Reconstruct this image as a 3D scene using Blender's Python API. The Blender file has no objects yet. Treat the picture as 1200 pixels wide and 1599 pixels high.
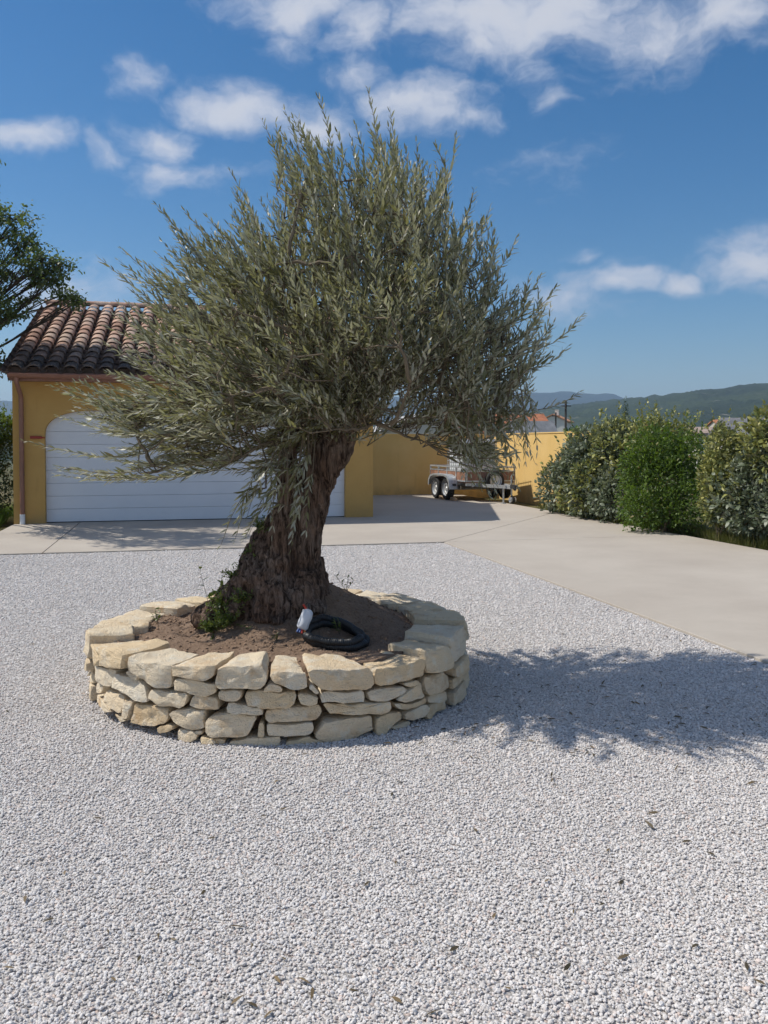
import bpy, bmesh, math, random
import numpy as np
from mathutils import Vector, Matrix, noise

random.seed(7)
RNG = np.random.default_rng(7)
scene = bpy.context.scene
COL = scene.collection

# ------------------------------------------------------------------ camera
F = 1350.0            # focal length in pixels of the 1200x1599 photograph
H = 1.5               # eye height
PITCH = math.atan(40.0 / F)
PY = 732.0            # principal row of the photograph (slight vertical shift)
cam_d = bpy.data.cameras.new("camera")
cam = bpy.data.objects.new("camera", cam_d)
COL.objects.link(cam)
cam.location = (0, 0, H)
cam.rotation_euler = (math.pi / 2 - PITCH, 0, 0)
cam_d.sensor_fit = 'VERTICAL'
cam_d.sensor_height = 24.0
cam_d.lens = F / 1599.0 * 24.0
cam_d.shift_y = -(799.5 - PY) / 1599.0
cam_d.clip_start = 0.05
cam_d.clip_end = 40000
scene.camera = cam

# ------------------------------------------------------------------ sun + sky
SUN_EL = math.radians(51)
sh = math.radians(-8)                      # direction the shadows fall, from +X
SUN = Vector((-math.cos(sh) * math.cos(SUN_EL), -math.sin(sh) * math.cos(SUN_EL), math.sin(SUN_EL)))
sun_d = bpy.data.lights.new("sun", 'SUN')
sun_d.energy = 4.3
sun_d.angle = math.radians(0.53)
sun_d.color = (1.0, 0.95, 0.865)
sun_o = bpy.data.objects.new("sun", sun_d)
COL.objects.link(sun_o)
sun_o.rotation_euler = SUN.to_track_quat('Z', 'Y').to_euler()
sun_o.location = SUN * 60

vs = scene.view_settings
vs.view_transform = 'Standard'
vs.look = 'None'
vs.exposure = 0.08
vs.gamma = 1.0
vs.use_curve_mapping = False
cy = scene.cycles
cy.max_bounces = 7
cy.diffuse_bounces = 3
cy.glossy_bounces = 2
cy.transmission_bounces = 3
cy.volume_bounces = 0
cy.use_adaptive_sampling = True
cy.adaptive_threshold = 0.02


def ray(px, py):
    """direction of a photograph pixel"""
    x = (px - 600.0) / F
    y = -(py - PY) / F
    c, s = math.cos(PITCH), math.sin(PITCH)
    return Vector((x, c + y * s, -s + y * c)).normalized()


def ground(px, py, z=0.0):
    d = ray(px, py)
    t = (z - H) / d.z
    return Vector((0, 0, H)) + d * t


def at(px, py, Y):
    d = ray(px, py)
    return Vector((0, 0, H)) + d * (Y / d.y)


def to_px(p):
    """numpy points -> photograph pixels"""
    p = np.asarray(p, float)
    c, s = math.cos(PITCH), math.sin(PITCH)
    dz = p[..., 2] - H
    fwd = p[..., 1] * c - dz * s
    up = p[..., 1] * s + dz * c
    return 600 + F * p[..., 0] / fwd, PY - F * up / fwd


class NT:
    """small helper round a node tree"""
    def __init__(self, tree):
        self.t = tree
        tree.nodes.clear()

    def n(self, typ, ins=None, **props):
        nd = self.t.nodes.new(typ)
        for k, v in props.items():
            setattr(nd, k, v)
        if ins:
            for k, v in ins.items():
                if isinstance(v, bpy.types.NodeSocket):
                    self.t.links.new(v, nd.inputs[k])
                else:
                    nd.inputs[k].default_value = v
        return nd

    def math(self, op, a, b=0.0, c=0.0, clamp=False):
        return self.n('ShaderNodeMath', {0: a, 1: b, 2: c}, operation=op, use_clamp=clamp).outputs[0]

    def vmath(self, op, a, b=(0, 0, 0)):
        nd = self.n('ShaderNodeVectorMath', {0: a, 1: b}, operation=op)
        return nd.outputs['Value'] if op in ('LENGTH', 'DOT_PRODUCT', 'DISTANCE') else nd.outputs[0]

    def mix(self, f, a, b, blend='MIX'):
        nd = self.n('ShaderNodeMix', data_type='RGBA', blend_type=blend)
        for i, v in ((0, f), (6, a), (7, b)):
            if isinstance(v, bpy.types.NodeSocket):
                self.t.links.new(v, nd.inputs[i])
            else:
                if i and len(v) == 3:
                    v = (*v, 1)
                nd.inputs[i].default_value = v
        return nd.outputs[2]

    def ramp(self, f, stops, interp='LINEAR'):
        nd = self.n('ShaderNodeValToRGB', {0: f})
        nd.color_ramp.interpolation = interp
        e = nd.color_ramp.elements
        while len(e) < len(stops):
            e.new(0.5)
        for el, (p, c) in zip(e, stops):
            el.position = p
            el.color = (*c, 1) if not isinstance(c, float) else (c, c, c, 1)
        return nd.outputs[0]

    def noise(self, vec, scale, detail=4.0, rough=0.55, dist=0.0):
        nd = self.n('ShaderNodeTexNoise', {'Scale': scale, 'Detail': detail, 'Roughness': rough, 'Distortion': dist})
        if vec is not None:
            self.t.links.new(vec, nd.inputs['Vector'])
        return nd.outputs[0]

    def maprange(self, v, a, b, c=0.0, d=1.0, smooth=False):
        nd = self.n('ShaderNodeMapRange', {0: v, 1: a, 2: b, 3: c, 4: d},
                    interpolation_type='SMOOTHSTEP' if smooth else 'LINEAR')
        return nd.outputs[0]

    def bump(self, h, strength=0.5, dist=0.01, normal=None):
        nd = self.n('ShaderNodeBump', {'Height': h, 'Strength': strength, 'Distance': dist})
        if normal is not None:
            self.t.links.new(normal, nd.inputs['Normal'])
        return nd.outputs[0]


# world: Nishita sky with procedural fair-weather clouds in direction space
world = bpy.data.worlds.new("World")
scene.world = world
world.use_nodes = True
W = NT(world.node_tree)
sky = W.n('ShaderNodeTexSky', sky_type='NISHITA', sun_disc=False)
sky.sun_elevation = SUN_EL
sky.sun_rotation = math.atan2(SUN.x, SUN.y)
sky.altitude = 0.0
sky.air_density = 1.0
sky.dust_density = 0.35
sky.ozone_density = 3.0
SKY_STRENGTH = 0.10
tc = W.n('ShaderNodeTexCoord').outputs['Generated']
sep = W.n('ShaderNodeSeparateXYZ', {0: tc})
az = W.math('ARCTAN2', sep.outputs[0], sep.outputs[1])
el = W.math('ARCSINE', sep.outputs[2])
ae = W.n('ShaderNodeCombineXYZ', {0: az, 1: el, 2: 0.0}).outputs[0]
warp = W.n('ShaderNodeTexNoise', {'Vector': ae, 'Scale': 9.0, 'Detail': 4.0, 'Roughness': 0.6})
wv = W.vmath('MULTIPLY', W.vmath('SUBTRACT', warp.outputs['Color'], (0.5, 0.5, 0.5)), (0.10, 0.055, 0.0))
aew = W.vmath('ADD', ae, wv)
BLOBS = [  # pixel centre, radii, weight
    (455, 12, 95, 34, 1.0), (565, 45, 48, 40, .8), (800, 22, 215, 52, 1.15), (745, 68, 70, 30, .8),
    (1000, 62, 95, 46, .75), (1130, 25, 120, 45, .75), (375, 168, 110, 30, 1.1), (495, 190, 62, 24, .8),
    (650, 162, 110, 34, .95), (740, 178, 55, 20, .6), (560, 118, 50, 26, .7), (220, 122, 40, 24, .65),
    (248, 215, 55, 28, .85), (165, 238, 34, 20, .55), (275, 266, 105, 20, .42), (25, 212, 80, 20, .85),
    (975, 441, 48, 20, .95), (1050, 447, 48, 18, .9), (1175, 412, 70, 42, 1.0), (900, 455, 90, 34, .5),
    (100, 452, 110, 36, .62), (448, 60, 30, 22, .5), (838, 100, 34, 30, .42), (865, 155, 18, 16, .4),
    (920, 393, 26, 9, .4), (620, 300, 40, 20, .2), (870, 255, 60, 22, .25)]
acc = None
for (bx_, by_, rx_, ry_, w_) in BLOBS:
    d = ray(bx_, by_)
    a0, e0 = math.atan2(d.x, d.y), math.asin(d.z)
    r = W.vmath('LENGTH', W.vmath('MULTIPLY', W.vmath('SUBTRACT', aew, (a0, e0, 0)), (F / rx_ * .80, F / ry_ * .80, 0)))
    v = W.math('MULTIPLY_ADD', r, -w_, w_)
    acc = v if acc is None else W.math('MAXIMUM', acc, v)
# unseen cloud beyond the frame, added thicker to lift the shadows, placed by noise
big = W.noise(W.vmath('MULTIPLY', tc, (1.0, 1.0, 2.2)), 2.6, 3.0, 0.5)
rest = W.maprange(big, 0.40, 0.66, -0.4, 1.0)
inside = W.maprange(W.vmath('LENGTH', W.vmath('MULTIPLY', W.vmath('SUBTRACT', ae, (0.0, 0.2, 0)), (1.7, 2.1, 0))), 0.95, 1.25, 0.0, 1.0, True)
acc = W.math('MAXIMUM', acc, W.math('MULTIPLY_ADD', W.math('SUBTRACT', 1.0, inside), -2.0, rest))
fb = W.noise(W.vmath('MULTIPLY', aew, (1.0, 1.7, 1.0)), 17.0, 9.0, 0.60)
dens = W.math('MULTIPLY_ADD', W.math('SUBTRACT', fb, 0.5), 1.5, acc)
cov = W.maprange(dens, -0.10, 0.85, 0.0, 1.0, True)
cloud_shade = W.mix(W.maprange(dens, 0.1, 1.0), (0.62, 0.68, 0.82), (0.80, 0.81, 0.86))
sky_s = W.n('ShaderNodeHueSaturation', {'Saturation': 1.38, 'Value': 0.92, 'Color': sky.outputs[0]}).outputs[0]
sky_l = W.mix(1.0, sky_s, (SKY_STRENGTH, SKY_STRENGTH, SKY_STRENGTH), 'MULTIPLY')
sky_mixed = W.mix(W.math('MULTIPLY', cov, 0.82), sky_l, W.mix(1.0, cloud_shade, (.88, .88, .88), 'MULTIPLY'))
bg = W.n('ShaderNodeBackground', {'Color': sky_mixed, 'Strength': 1.0})
wo = W.n('ShaderNodeOutputWorld', {0: bg.outputs[0]})


# ------------------------------------------------------------------ object helpers
def tag(o, label=None, cat=None, group=None, kind=None):
    if label: o['label'] = label
    if cat: o['category'] = cat
    if group: o['group'] = group
    if kind: o['kind'] = kind
    return o


def empty(name, loc=(0, 0, 0), rz=0.0, parent=None):
    o = bpy.data.objects.new(name, None)
    o.empty_display_size = 0.2
    COL.objects.link(o)
    o.location = loc
    o.rotation_euler = (0, 0, rz)
    o.parent = parent
    return o


def link(name, me, mat, parent=None):
    o = bpy.data.objects.new(name, me)
    if mat and not me.materials:
        me.materials.append(mat)
    COL.objects.link(o)
    o.parent = parent
    return o


def mesh_np(name, V, tris=None, quads=None, attr=None):
    me = bpy.data.meshes.new(name)
    V = np.asarray(V, np.float32).reshape(-1, 3)
    parts, tot = [], []
    if tris is not None and len(tris):
        t = np.asarray(tris, np.int32).reshape(-1, 3); parts.append(t.ravel()); tot.append(np.full(len(t), 3, np.int32))
    if quads is not None and len(quads):
        q = np.asarray(quads, np.int32).reshape(-1, 4); parts.append(q.ravel()); tot.append(np.full(len(q), 4, np.int32))
    li = np.concatenate(parts); tt = np.concatenate(tot)
    st = np.concatenate(([0], np.cumsum(tt)[:-1])).astype(np.int32)
    me.vertices.add(len(V)); me.vertices.foreach_set('co', V.ravel())
    me.loops.add(len(li)); me.loops.foreach_set('vertex_index', li)
    me.polygons.add(len(tt)); me.polygons.foreach_set('loop_start', st); me.polygons.foreach_set('loop_total', tt)
    me.update(calc_edges=True)
    if attr:
        for k, v in attr.items():
            a = me.attributes.new(k, 'FLOAT', 'POINT')
            a.data.foreach_set('value', np.asarray(v, np.float32))
    return me


class MB:
    """collects shapes for ONE mesh object"""
    def __init__(self):
        self.v, self.f = [], []

    def add(self, vs_, fs_):
        o = len(self.v)
        self.v += [tuple(p) for p in vs_]
        self.f += [tuple(i + o for i in f) for f in fs_]
        return self

    def box(self, x0, x1, y0, y1, z0, z1):
        return self.add([(x0, y0, z0), (x1, y0, z0), (x1, y1, z0), (x0, y1, z0), (x0, y0, z1), (x1, y0, z1), (x1, y1, z1), (x0, y1, z1)],
                        [(0, 3, 2, 1), (4, 5, 6, 7), (0, 1, 5, 4), (1, 2, 6, 5), (2, 3, 7, 6), (3, 0, 4, 7)])

    def tube(self, pts, rad, n=8, caps=True):
        pts = [Vector(p) for p in pts]
        if not isinstance(rad, (list, tuple, np.ndarray)):
            rad = [rad] * len(pts)
        rings = []
        prev = None
        for i, p in enumerate(pts):
            t = (pts[min(i + 1, len(pts) - 1)] - pts[max(i - 1, 0)]).normalized()
            if prev is None:
                a = Vector((0, 0, 1)) if abs(t.z) < .9 else Vector((1, 0, 0))
                u = t.cross(a).normalized()
            else:
                u = (prev - t * prev.dot(t)).normalized()
            prev = u
            w = t.cross(u)
            rings.append([p + (u * math.cos(2 * math.pi * k / n) + w * math.sin(2 * math.pi * k / n)) * rad[i] for k in range(n)])
        vs_ = [p for r in rings for p in r]
        fs_ = []
        for i in range(len(rings) - 1):
            for k in range(n):
                a, b = i * n + k, i * n + (k + 1) % n
                fs_.append((a, b, b + n, a + n))
        if caps:
            fs_.append(tuple(range(n - 1, -1, -1)))
            fs_.append(tuple((len(rings) - 1) * n + k for k in range(n)))
        return self.add(vs_, fs_)

    def prism(self, poly, axis_pts):
        """poly: list of (a,b); axis_pts: function (a,b,k)->point for k=0,1"""
        n = len(poly)
        vs_ = [axis_pts(a, b, 0) for a, b in poly] + [axis_pts(a, b, 1) for a, b in poly]
        fs_ = [tuple(range(n - 1, -1, -1)), tuple(range(n, 2 * n))]
        fs_ += [(k, (k + 1) % n, (k + 1) % n + n, k + n) for k in range(n)]
        return self.add(vs_, fs_)

    def lathe(self, prof, n=24, axis='Y'):
        """prof: (r, h) pairs; closed rings round the axis"""
        vs_, fs_ = [], []
        for r, h in prof:
            for k in range(n):
                a = 2 * math.pi * k / n
                c, s = r * math.cos(a), r * math.sin(a)
                vs_.append((c, h, s) if axis == 'Y' else ((h, c, s) if axis == 'X' else (c, s, h)))
        for i in range(len(prof) - 1):
            for k in range(n):
                a, b = i * n + k, i * n + (k + 1) % n
                fs_.append((a, b, b + n, a + n))
        return self.add(vs_, fs_)

    def build(self, name, mat, parent=None, smooth=None, bevel=0.0):
        me = bpy.data.meshes.new(name)
        me.from_pydata(self.v, [], self.f)
        bm = bmesh.new(); bm.from_mesh(me)
        bmesh.ops.recalc_face_normals(bm, faces=bm.faces)
        bm.to_mesh(me); bm.free()
        if smooth is not None:
            me.polygons.foreach_set('use_smooth', [True] * len(me.polygons))
            me.set_sharp_from_angle(angle=math.radians(smooth))
        o = link(name, me, mat, parent)
        if bevel:
            m = o.modifiers.new('bevel', 'BEVEL'); m.width = bevel; m.segments = 2; m.limit_method = 'ANGLE'
        return o


MATS = {}


def material(name):
    m = bpy.data.materials.new(name)
    m.use_nodes = True
    MATS[name] = m
    return m, NT(m.node_tree)


def finish(N, color, rough=0.8, normal=None, metallic=0.0, spec=0.4, **extra):
    ins = {'Base Color': color if isinstance(color, bpy.types.NodeSocket) else (*color, 1), 'Roughness': rough,
           'Metallic': metallic, 'Specular IOR Level': spec}
    if normal is not None:
        ins['Normal'] = normal
    ins.update(extra)
    b = N.n('ShaderNodeBsdfPrincipled', ins)
    N.n('ShaderNodeOutputMaterial', {0: b.outputs[0]})
    return b


def simple(name, col, rough=0.7, metallic=0.0, var=0.12, scale=8.0, bump=0.0, spec=0.4, bscale=60.0):
    m, N = material(name)
    oc = N.n('ShaderNodeTexCoord').outputs['Object']
    nz = N.noise(oc, scale, 5.0, 0.6)
    c = N.mix(N.maprange(nz, 0.3, 0.7), tuple(x * (1 - var) for x in col), tuple(min(1, x * (1 + var)) for x in col))
    nrm = N.bump(N.noise(oc, bscale, 3.0), bump, 0.01) if bump else None
    finish(N, c, rough, nrm, metallic, spec)
    return m


# ---- materials
def mat_gravel():
    m, N = material('gravel_ground')
    oc = N.n('ShaderNodeTexCoord').outputs['Object']
    vo = N.n('ShaderNodeTexVoronoi', {'Vector': oc, 'Scale': 95.0, 'Randomness': 1.0})
    vo.feature = 'F1'
    val = N.n('ShaderNodeSeparateColor', {0: vo.outputs['Color']}).outputs[0]
    c = N.ramp(val, [(0.0, (.46, .425, .40)), (.25, (.57, .535, .505)), (.6, (.66, .625, .595)), (.85, (.73, .70, .675)), (.93, (.58, .47, .41)), (1.0, (.77, .745, .72))])
    gap = N.maprange(vo.outputs['Distance'], 0.35, 0.75, 1.0, 0.55)
    big = N.maprange(N.noise(oc, 0.9, 3.0), 0.3, 0.7, 0.92, 1.05)
    c = N.mix(1.0, c, N.n('ShaderNodeCombineColor', {0: gap, 1: gap, 2: gap}).outputs[0], 'MULTIPLY')
    c = N.mix(1.0, c, N.n('ShaderNodeCombineColor', {0: big, 1: big, 2: big}).outputs[0], 'MULTIPLY')
    h = N.math('SUBTRACT', 1.0, vo.outputs['Distance'])
    h = N.math('ADD', h, N.math('MULTIPLY', val, 0.5))
    finish(N, c, 0.9, N.bump(h, 0.9, 0.006), spec=0.25)
    return m


def mat_grain():
    m, N = material('gravel_grain')
    oi = N.n('ShaderNodeObjectInfo')
    c = N.ramp(oi.outputs['Random'], [(0.0, (.50, .465, .435)), (.2, (.60, .565, .535)), (.5, (.66, .628, .60)), (.82, (.71, .68, .655)), (.9, (.60, .49, .43)), (.95, (.74, .71, .69)), (1.0, (.52, .495, .475))])
    finish(N, c, 0.85, spec=0.3)
    return m


def mat_stone():
    m, N = material('limestone')
    oi = N.n('ShaderNodeObjectInfo')
    tco = N.n('ShaderNodeTexCoord').outputs['Object']
    off = N.n('ShaderNodeCombineXYZ', {0: N.math('MULTIPLY', oi.outputs['Random'], 31.0), 1: N.math('MULTIPLY', oi.outputs['Random'], 17.0), 2: 0.0}).outputs[0]
    oc = N.vmath('ADD', tco, off)
    base = N.ramp(oi.outputs['Random'], [(0.0, (.80, .61, .38)), (.3, (.84, .67, .44)), (.55, (.87, .74, .55)), (.8, (.79, .62, .41)), (1.0, (.88, .78, .61))])
    n1 = N.noise(oc, 7.0, 5.0, 0.6)
    c = N.mix(N.maprange(n1, 0.55, 0.70, 0.0, .7), base, (.66, .44, .23))      # ochre stain
    n2 = N.noise(oc, 13.0, 6.0, 0.65)
    c = N.mix(N.maprange(n2, 0.52, 0.68, 0.0, .75), c, (.86, .80, .67))         # chalky
    n5 = N.noise(oc, 21.0, 6.0, 0.75)
    c = N.mix(N.maprange(n5, 0.60, 0.70, 0.0, .45), c, (.50, .42, .32))         # weathered grey
    n3 = N.noise(oc, 60.0, 4.0, 0.7)
    c = N.mix(N.maprange(n3, 0.60, 0.74, 0.0, .5), c, (.46, .34, .22))         # pits
    layer = N.noise(N.vmath('MULTIPLY', oc, (3.0, 3.0, 26.0)), 2.0, 4.0)
    c = N.mix(N.maprange(layer, 0.54, 0.7, 0.0, .35), c, (.54, .42, .28))
    h = N.math('ADD', N.math('MULTIPLY', N.noise(oc, 30.0, 8.0, 0.7), 1.0), N.math('MULTIPLY', layer, 0.6))
    h2 = N.math('MULTIPLY_ADD', N.noise(oc, 120.0, 3.0, 0.6), 0.35, h)
    finish(N, c, 0.92, N.bump(h2, 0.85, 0.026), spec=0.2)
    return m


def mat_soil():
    m, N = material('soil')
    oc = N.n('ShaderNodeTexCoord').outputs['Object']
    n1 = N.noise(oc, 6.0, 6.0, 0.7)
    n2 = N.noise(oc, 70.0, 5.0, 0.7)
    c = N.mix(N.maprange(n1, 0.35, 0.65), (.255, .172, .118), (.35, .245, .175))
    c = N.mix(N.maprange(n2, 0.5, 0.75, 0, .7), c, (.40, .29, .21))
    c = N.mix(N.maprange(n2, 0.5, 0.25, 0, .6), c, (.11, .07, .045))
    h = N.math('ADD', N.math('MULTIPLY', n2, .8), N.noise(oc, 22.0, 6.0, .7))
    finish(N, c, 0.95, N.bump(h, 0.9, 0.03), spec=0.15)
    return m


def mat_concrete():
    m, N = material('concrete')
    tx = N.n('ShaderNodeTexCoord')
    oc = tx.outputs['Object']
    n1 = N.noise(oc, 0.7, 6.0, 0.6)
    n2 = N.noise(oc, 14.0, 6.0, 0.7)
    brush = N.noise(N.vmath('MULTIPLY', oc, (1.5, 30.0, 1.0)), 3.0, 4.0, 0.6)
    c = N.mix(N.maprange(n1, 0.3, 0.7), (.395, .345, .29), (.475, .425, .36))
    c = N.mix(N.maprange(n2, 0.5, 0.8, 0, .4), c, (.38, .34, .29))
    c = N.mix(N.maprange(brush, 0.45, 0.7, 0, .22), c, (.52, .475, .42))
    st = N.noise(oc, 1.9, 7.0, 0.75, 0.6)
    c = N.mix(N.maprange(st, 0.60, 0.72, 0, .35), c, (.33, .29, .24))
    finish(N, c, 0.85, N.bump(N.math('ADD', n2, brush), 0.25, 0.006), spec=0.3)
    return m


def mat_render(name='ochre_render', a=(.50, .30, .095), b=(.58, .36, .125)):
    m, N = material(name)
    oc = N.n('ShaderNodeTexCoord').outputs['Object']
    n1 = N.noise(oc, 1.3, 6.0, 0.65)
    n2 = N.noise(oc, 45.0, 4.0, 0.6)
    c = N.mix(N.maprange(n1, 0.3, 0.7), a, b)
    sp = N.n('ShaderNodeSeparateXYZ', {0: oc})
    dirt = N.math('MULTIPLY', N.maprange(sp.outputs[2], 0.32, 0.0), N.maprange(N.noise(oc, 5.0, 5.0, .7), .35, .65))
    c = N.mix(N.math('MULTIPLY', dirt, .5), c, (.30, .22, .12))
    strk = N.noise(N.vmath('MULTIPLY', oc, (5.0, 5.0, .5)), 1.6, 5.0, .7)
    c = N.mix(N.maprange(strk, .56, .75, 0, .35), c, tuple(x * .72 for x in a))
    finish(N, c, 0.9, N.bump(n2, 0.35, 0.006), spec=0.2)
    return m


def mat_tile():
    m, N = material('clay_tile')
    oi = N.n('ShaderNodeObjectInfo')
    oc = N.n('ShaderNodeTexCoord').outputs['Object']
    off = N.n('ShaderNodeCombineXYZ', {0: N.math('MULTIPLY', oi.outputs['Random'], 41.0), 1: 0.0, 2: 0.0}).outputs[0]
    v = N.vmath('ADD', oc, off)
    n1 = N.noise(v, 9.0, 6.0, 0.7)
    c = N.mix(N.maprange(n1, 0.40, 0.72, 0, .8), oi.outputs['Color'], (.12, .085, .065))
    n2 = N.noise(v, 30.0, 4.0, 0.6)
    c = N.mix(N.maprange(n2, .56, .75, 0, .5), c, (.55, .45, .36))
    finish(N, c, 0.9, N.bump(n2, 0.4, 0.006), spec=0.2)
    return m


def leaf_mat(name, stops, under, under_mix=0.85, rough=0.42, trans=0.25, tcol=(.20, .26, .04), spec=0.5):
    m, N = material(name)
    at_ = N.n('ShaderNodeAttribute', attribute_name='leafrand').outputs['Fac']
    c = N.ramp(at_, stops)
    geo = N.n('ShaderNodeNewGeometry')
    c2 = N.mix(N.math('MULTIPLY', geo.outputs['Backfacing'], under_mix), c, under)
    b = N.n('ShaderNodeBsdfPrincipled', {'Base Color': c2, 'Roughness': rough, 'Specular IOR Level': spec})
    t = N.n('ShaderNodeBsdfTranslucent', {'Color': (*tcol, 1)})
    mx = N.n('ShaderNodeMixShader', {0: trans, 1: b.outputs[0], 2: t.outputs[0]})
    N.n('ShaderNodeOutputMaterial', {0: mx.outputs[0]})
    return m


def mat_bark(name='olive_bark', a=(.045, .028, .020), b=(.27, .175, .125), c3=(.40, .33, .28)):
    m, N = material(name)
    oc = N.n('ShaderNodeTexCoord').outputs['Object']
    wv_ = N.vmath('MULTIPLY', oc, (1.0, 1.0, 0.16))
    n1 = N.noise(wv_, 38.0, 6.0, 0.7, 0.8)
    n2 = N.noise(oc, 5.0, 5.0, 0.65)
    c = N.mix(N.maprange(n1, 0.40, 0.60), a, b)
    c = N.mix(N.math('MULTIPLY', N.maprange(n2, .45, .65), .65), c, N.mix(N.maprange(n1, .4, .65), tuple(x * .9 for x in a), c3))
    n3 = N.noise(oc, 90.0, 4.0, .7)
    h = N.math('MULTIPLY_ADD', n3, .3, n1)
    finish(N, c, 0.92, N.bump(h, 1.0, 0.035), spec=0.15)
    return m


M = {}
M['gravel'] = mat_gravel(); M['grain'] = mat_grain(); M['stone'] = mat_stone(); M['soil'] = mat_soil()
M['concrete'] = mat_concrete(); M['ochre'] = mat_render(); M['tile'] = mat_tile()
M['ochre_wall'] = mat_render('ochre_wall_render', (.70, .465, .165), (.77, .535, .22))
M['bark'] = mat_bark()
M['twig'] = simple('twig_bark', (.16, .125, .085), .85, scale=20)
M['olive'] = leaf_mat('olive_leaf', [(0.0, (.115, .113, .048)), (.35, (.175, .170, .082)), (.65, (.225, .220, .122)), (.82, (.24, .245, .15)), (.92, (.42, .425, .33)), (.965, (.22, .15, .03)), (1.0, (.50, .50, .42))],
                      (.50, .50, .42), .85, .46, .30, (.30, .30, .10), spec=.5)
M['door'] = simple('white_door_paint', (.74, .76, .80), .40, var=.03, scale=2.0, spec=.5)
M['brown_metal'] = simple('brown_painted_metal', (.27, .125, .085), .45, var=.12, spec=.5)
M['white_plastic'] = simple('white_plastic', (.72, .74, .76), .4, var=.04)
M['galv'] = simple('galvanised_steel', (.50, .52, .53), .48, .55, var=.2, scale=18)
M['rubber'] = simple('tyre_rubber', (.022, .022, .023), .8, var=.2)
M['ply'] = simple('plywood_sheet', (.30, .155, .10), .75, var=.3, scale=5)
M['dark'] = simple('dark_metal', (.04, .04, .042), .6, var=.2)
M['wood'] = simple('grey_wood', (.36, .26, .17), .85, var=.3, scale=12, bump=.3)
M['conduit'] = simple('black_conduit', (.016, .017, .019), .5, var=.2, spec=.55)
M['tape'] = simple('white_tape', (.66, .68, .72), .45, var=.05, scale=30, bump=.6, bscale=25)
M['mortar'] = simple('eave_mortar', (.13, .095, .075), .95, var=.3)
M['wire_blue'] = simple('blue_wire', (.04, .10, .30), .5)
M['wire_red'] = simple('red_wire', (.45, .05, .03), .5)
M['wire_orange'] = simple('orange_wire', (.65, .22, .05), .5)

# ------------------------------------------------------------------ ground
G0 = ground(22, 820)                      # front left foot of the garage
G1 = ground(583, 808.5)
TH = math.atan2(G1.y - G0.y, G1.x - G0.x)
U = Vector((math.cos(TH), math.sin(TH), 0)); VV = Vector((-math.sin(TH), math.cos(TH), 0))
GL = (G1 - G0).length                      # garage frontage


def loc(s, t, z=0.0):
    p = G0 + U * s + VV * t
    return Vector((p.x, p.y, z))


def land(x, y):
    """height of the open land"""
    r = math.hypot(x - 2, y - 12)
    k = min(1, max(0, (r - 19) / 22)); k = k * k * (3 - 2 * k)
    h = -0.10 - 2.2 * k
    k = min(1, max(0, (r - 60) / 400)); k = k * k * (3 - 2 * k)
    return h - 6 * k


def build_ground():
    rs = [0.0, 5, 10, 14, 17, 19, 21, 23, 25, 28, 31, 34, 38, 42, 46, 55, 70, 90, 120, 170, 240, 330, 450, 600, 900, 1400, 2200, 3000, 4000, 4900]
    n = 72
    V, T = [(2, 12, land(2, 12))], []
    Q = []
    for r in rs[1:]:
        for k in range(n):
            a = 2 * math.pi * k / n
            x, y = 2 + r * math.cos(a), 12 + r * math.sin(a)
            V.append((x, y, land(x, y)))
    for k in range(n):
        T.append((0, 1 + k, 1 + (k + 1) % n))
    for i in range(len(rs) - 2):
        for k in range(n):
            a, b = 1 + i * n + k, 1 + i * n + (k + 1) % n
            Q.append((a, a + n, b + n, b))
    me = mesh_np('ground', V, T, Q)
    m, N = material('dry_grass_land')
    oc = N.n('ShaderNodeTexCoord').outputs['Object']
    n1 = N.noise(oc, 0.6, 6.0, .7); n2 = N.noise(oc, 9.0, 5.0, .7); n3 = N.noise(oc, 0.006, 5.0, .6)
    c = N.mix(N.maprange(n1, .35, .65), (.085, .095, .035), (.19, .16, .085))
    c = N.mix(N.maprange(n2, .4, .7, 0, .6), c, (.12, .085, .05))
    c = N.mix(N.maprange(n3, .4, .6), c, (.07, .085, .04))
    finish(N, c, .95, N.bump(n2, .6, .05), spec=.1)
    o = link('ground', me, m); tag(o, kind='structure')


build_ground()

# gravel court: everything in front of the garage apron and left of the drive
EDGE_T, EDGE_S = -4.53, 6.81
gp = [loc(-16, -32), loc(EDGE_S, -32), loc(EDGE_S, EDGE_T), loc(0, EDGE_T), loc(-0.9, EDGE_T + .9), loc(-16, EDGE_T + 1.0)]
mb = MB().prism([(p.x, p.y) for p in gp], lambda a, b, k: (a, b, -0.12 if k == 0 else 0.0))
tag(mb.build('gravel_court', M['gravel']), kind='structure')

# concrete drive of cast bays
drive = empty('driveway', (0, 0, 0)); tag(drive, kind='structure')
drive.location = (G0.x, G0.y, 0); drive.rotation_euler = (0, 0, TH)
ES, HS = EDGE_S, 10.86
BAYS = [[(0, EDGE_T), (1.14, EDGE_T), (1.14, 0.16), (0, 0.16)],
        [(1.14, EDGE_T), (ES, EDGE_T), (HS, .30), (HS, 7.1), (GL + .01, 7.1), (GL + .01, 0.16), (1.14, 0.16)],
        [(ES, EDGE_T), (HS, EDGE_T), (HS, .30)],
        [(ES, -12.2), (HS, -12.2), (HS, EDGE_T), (ES, EDGE_T)],
        [(ES, -21), (HS, -21), (HS, -12.2), (ES, -12.2)],
        [(ES, -32), (HS, -32), (HS, -21), (ES, -21)]]


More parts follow.
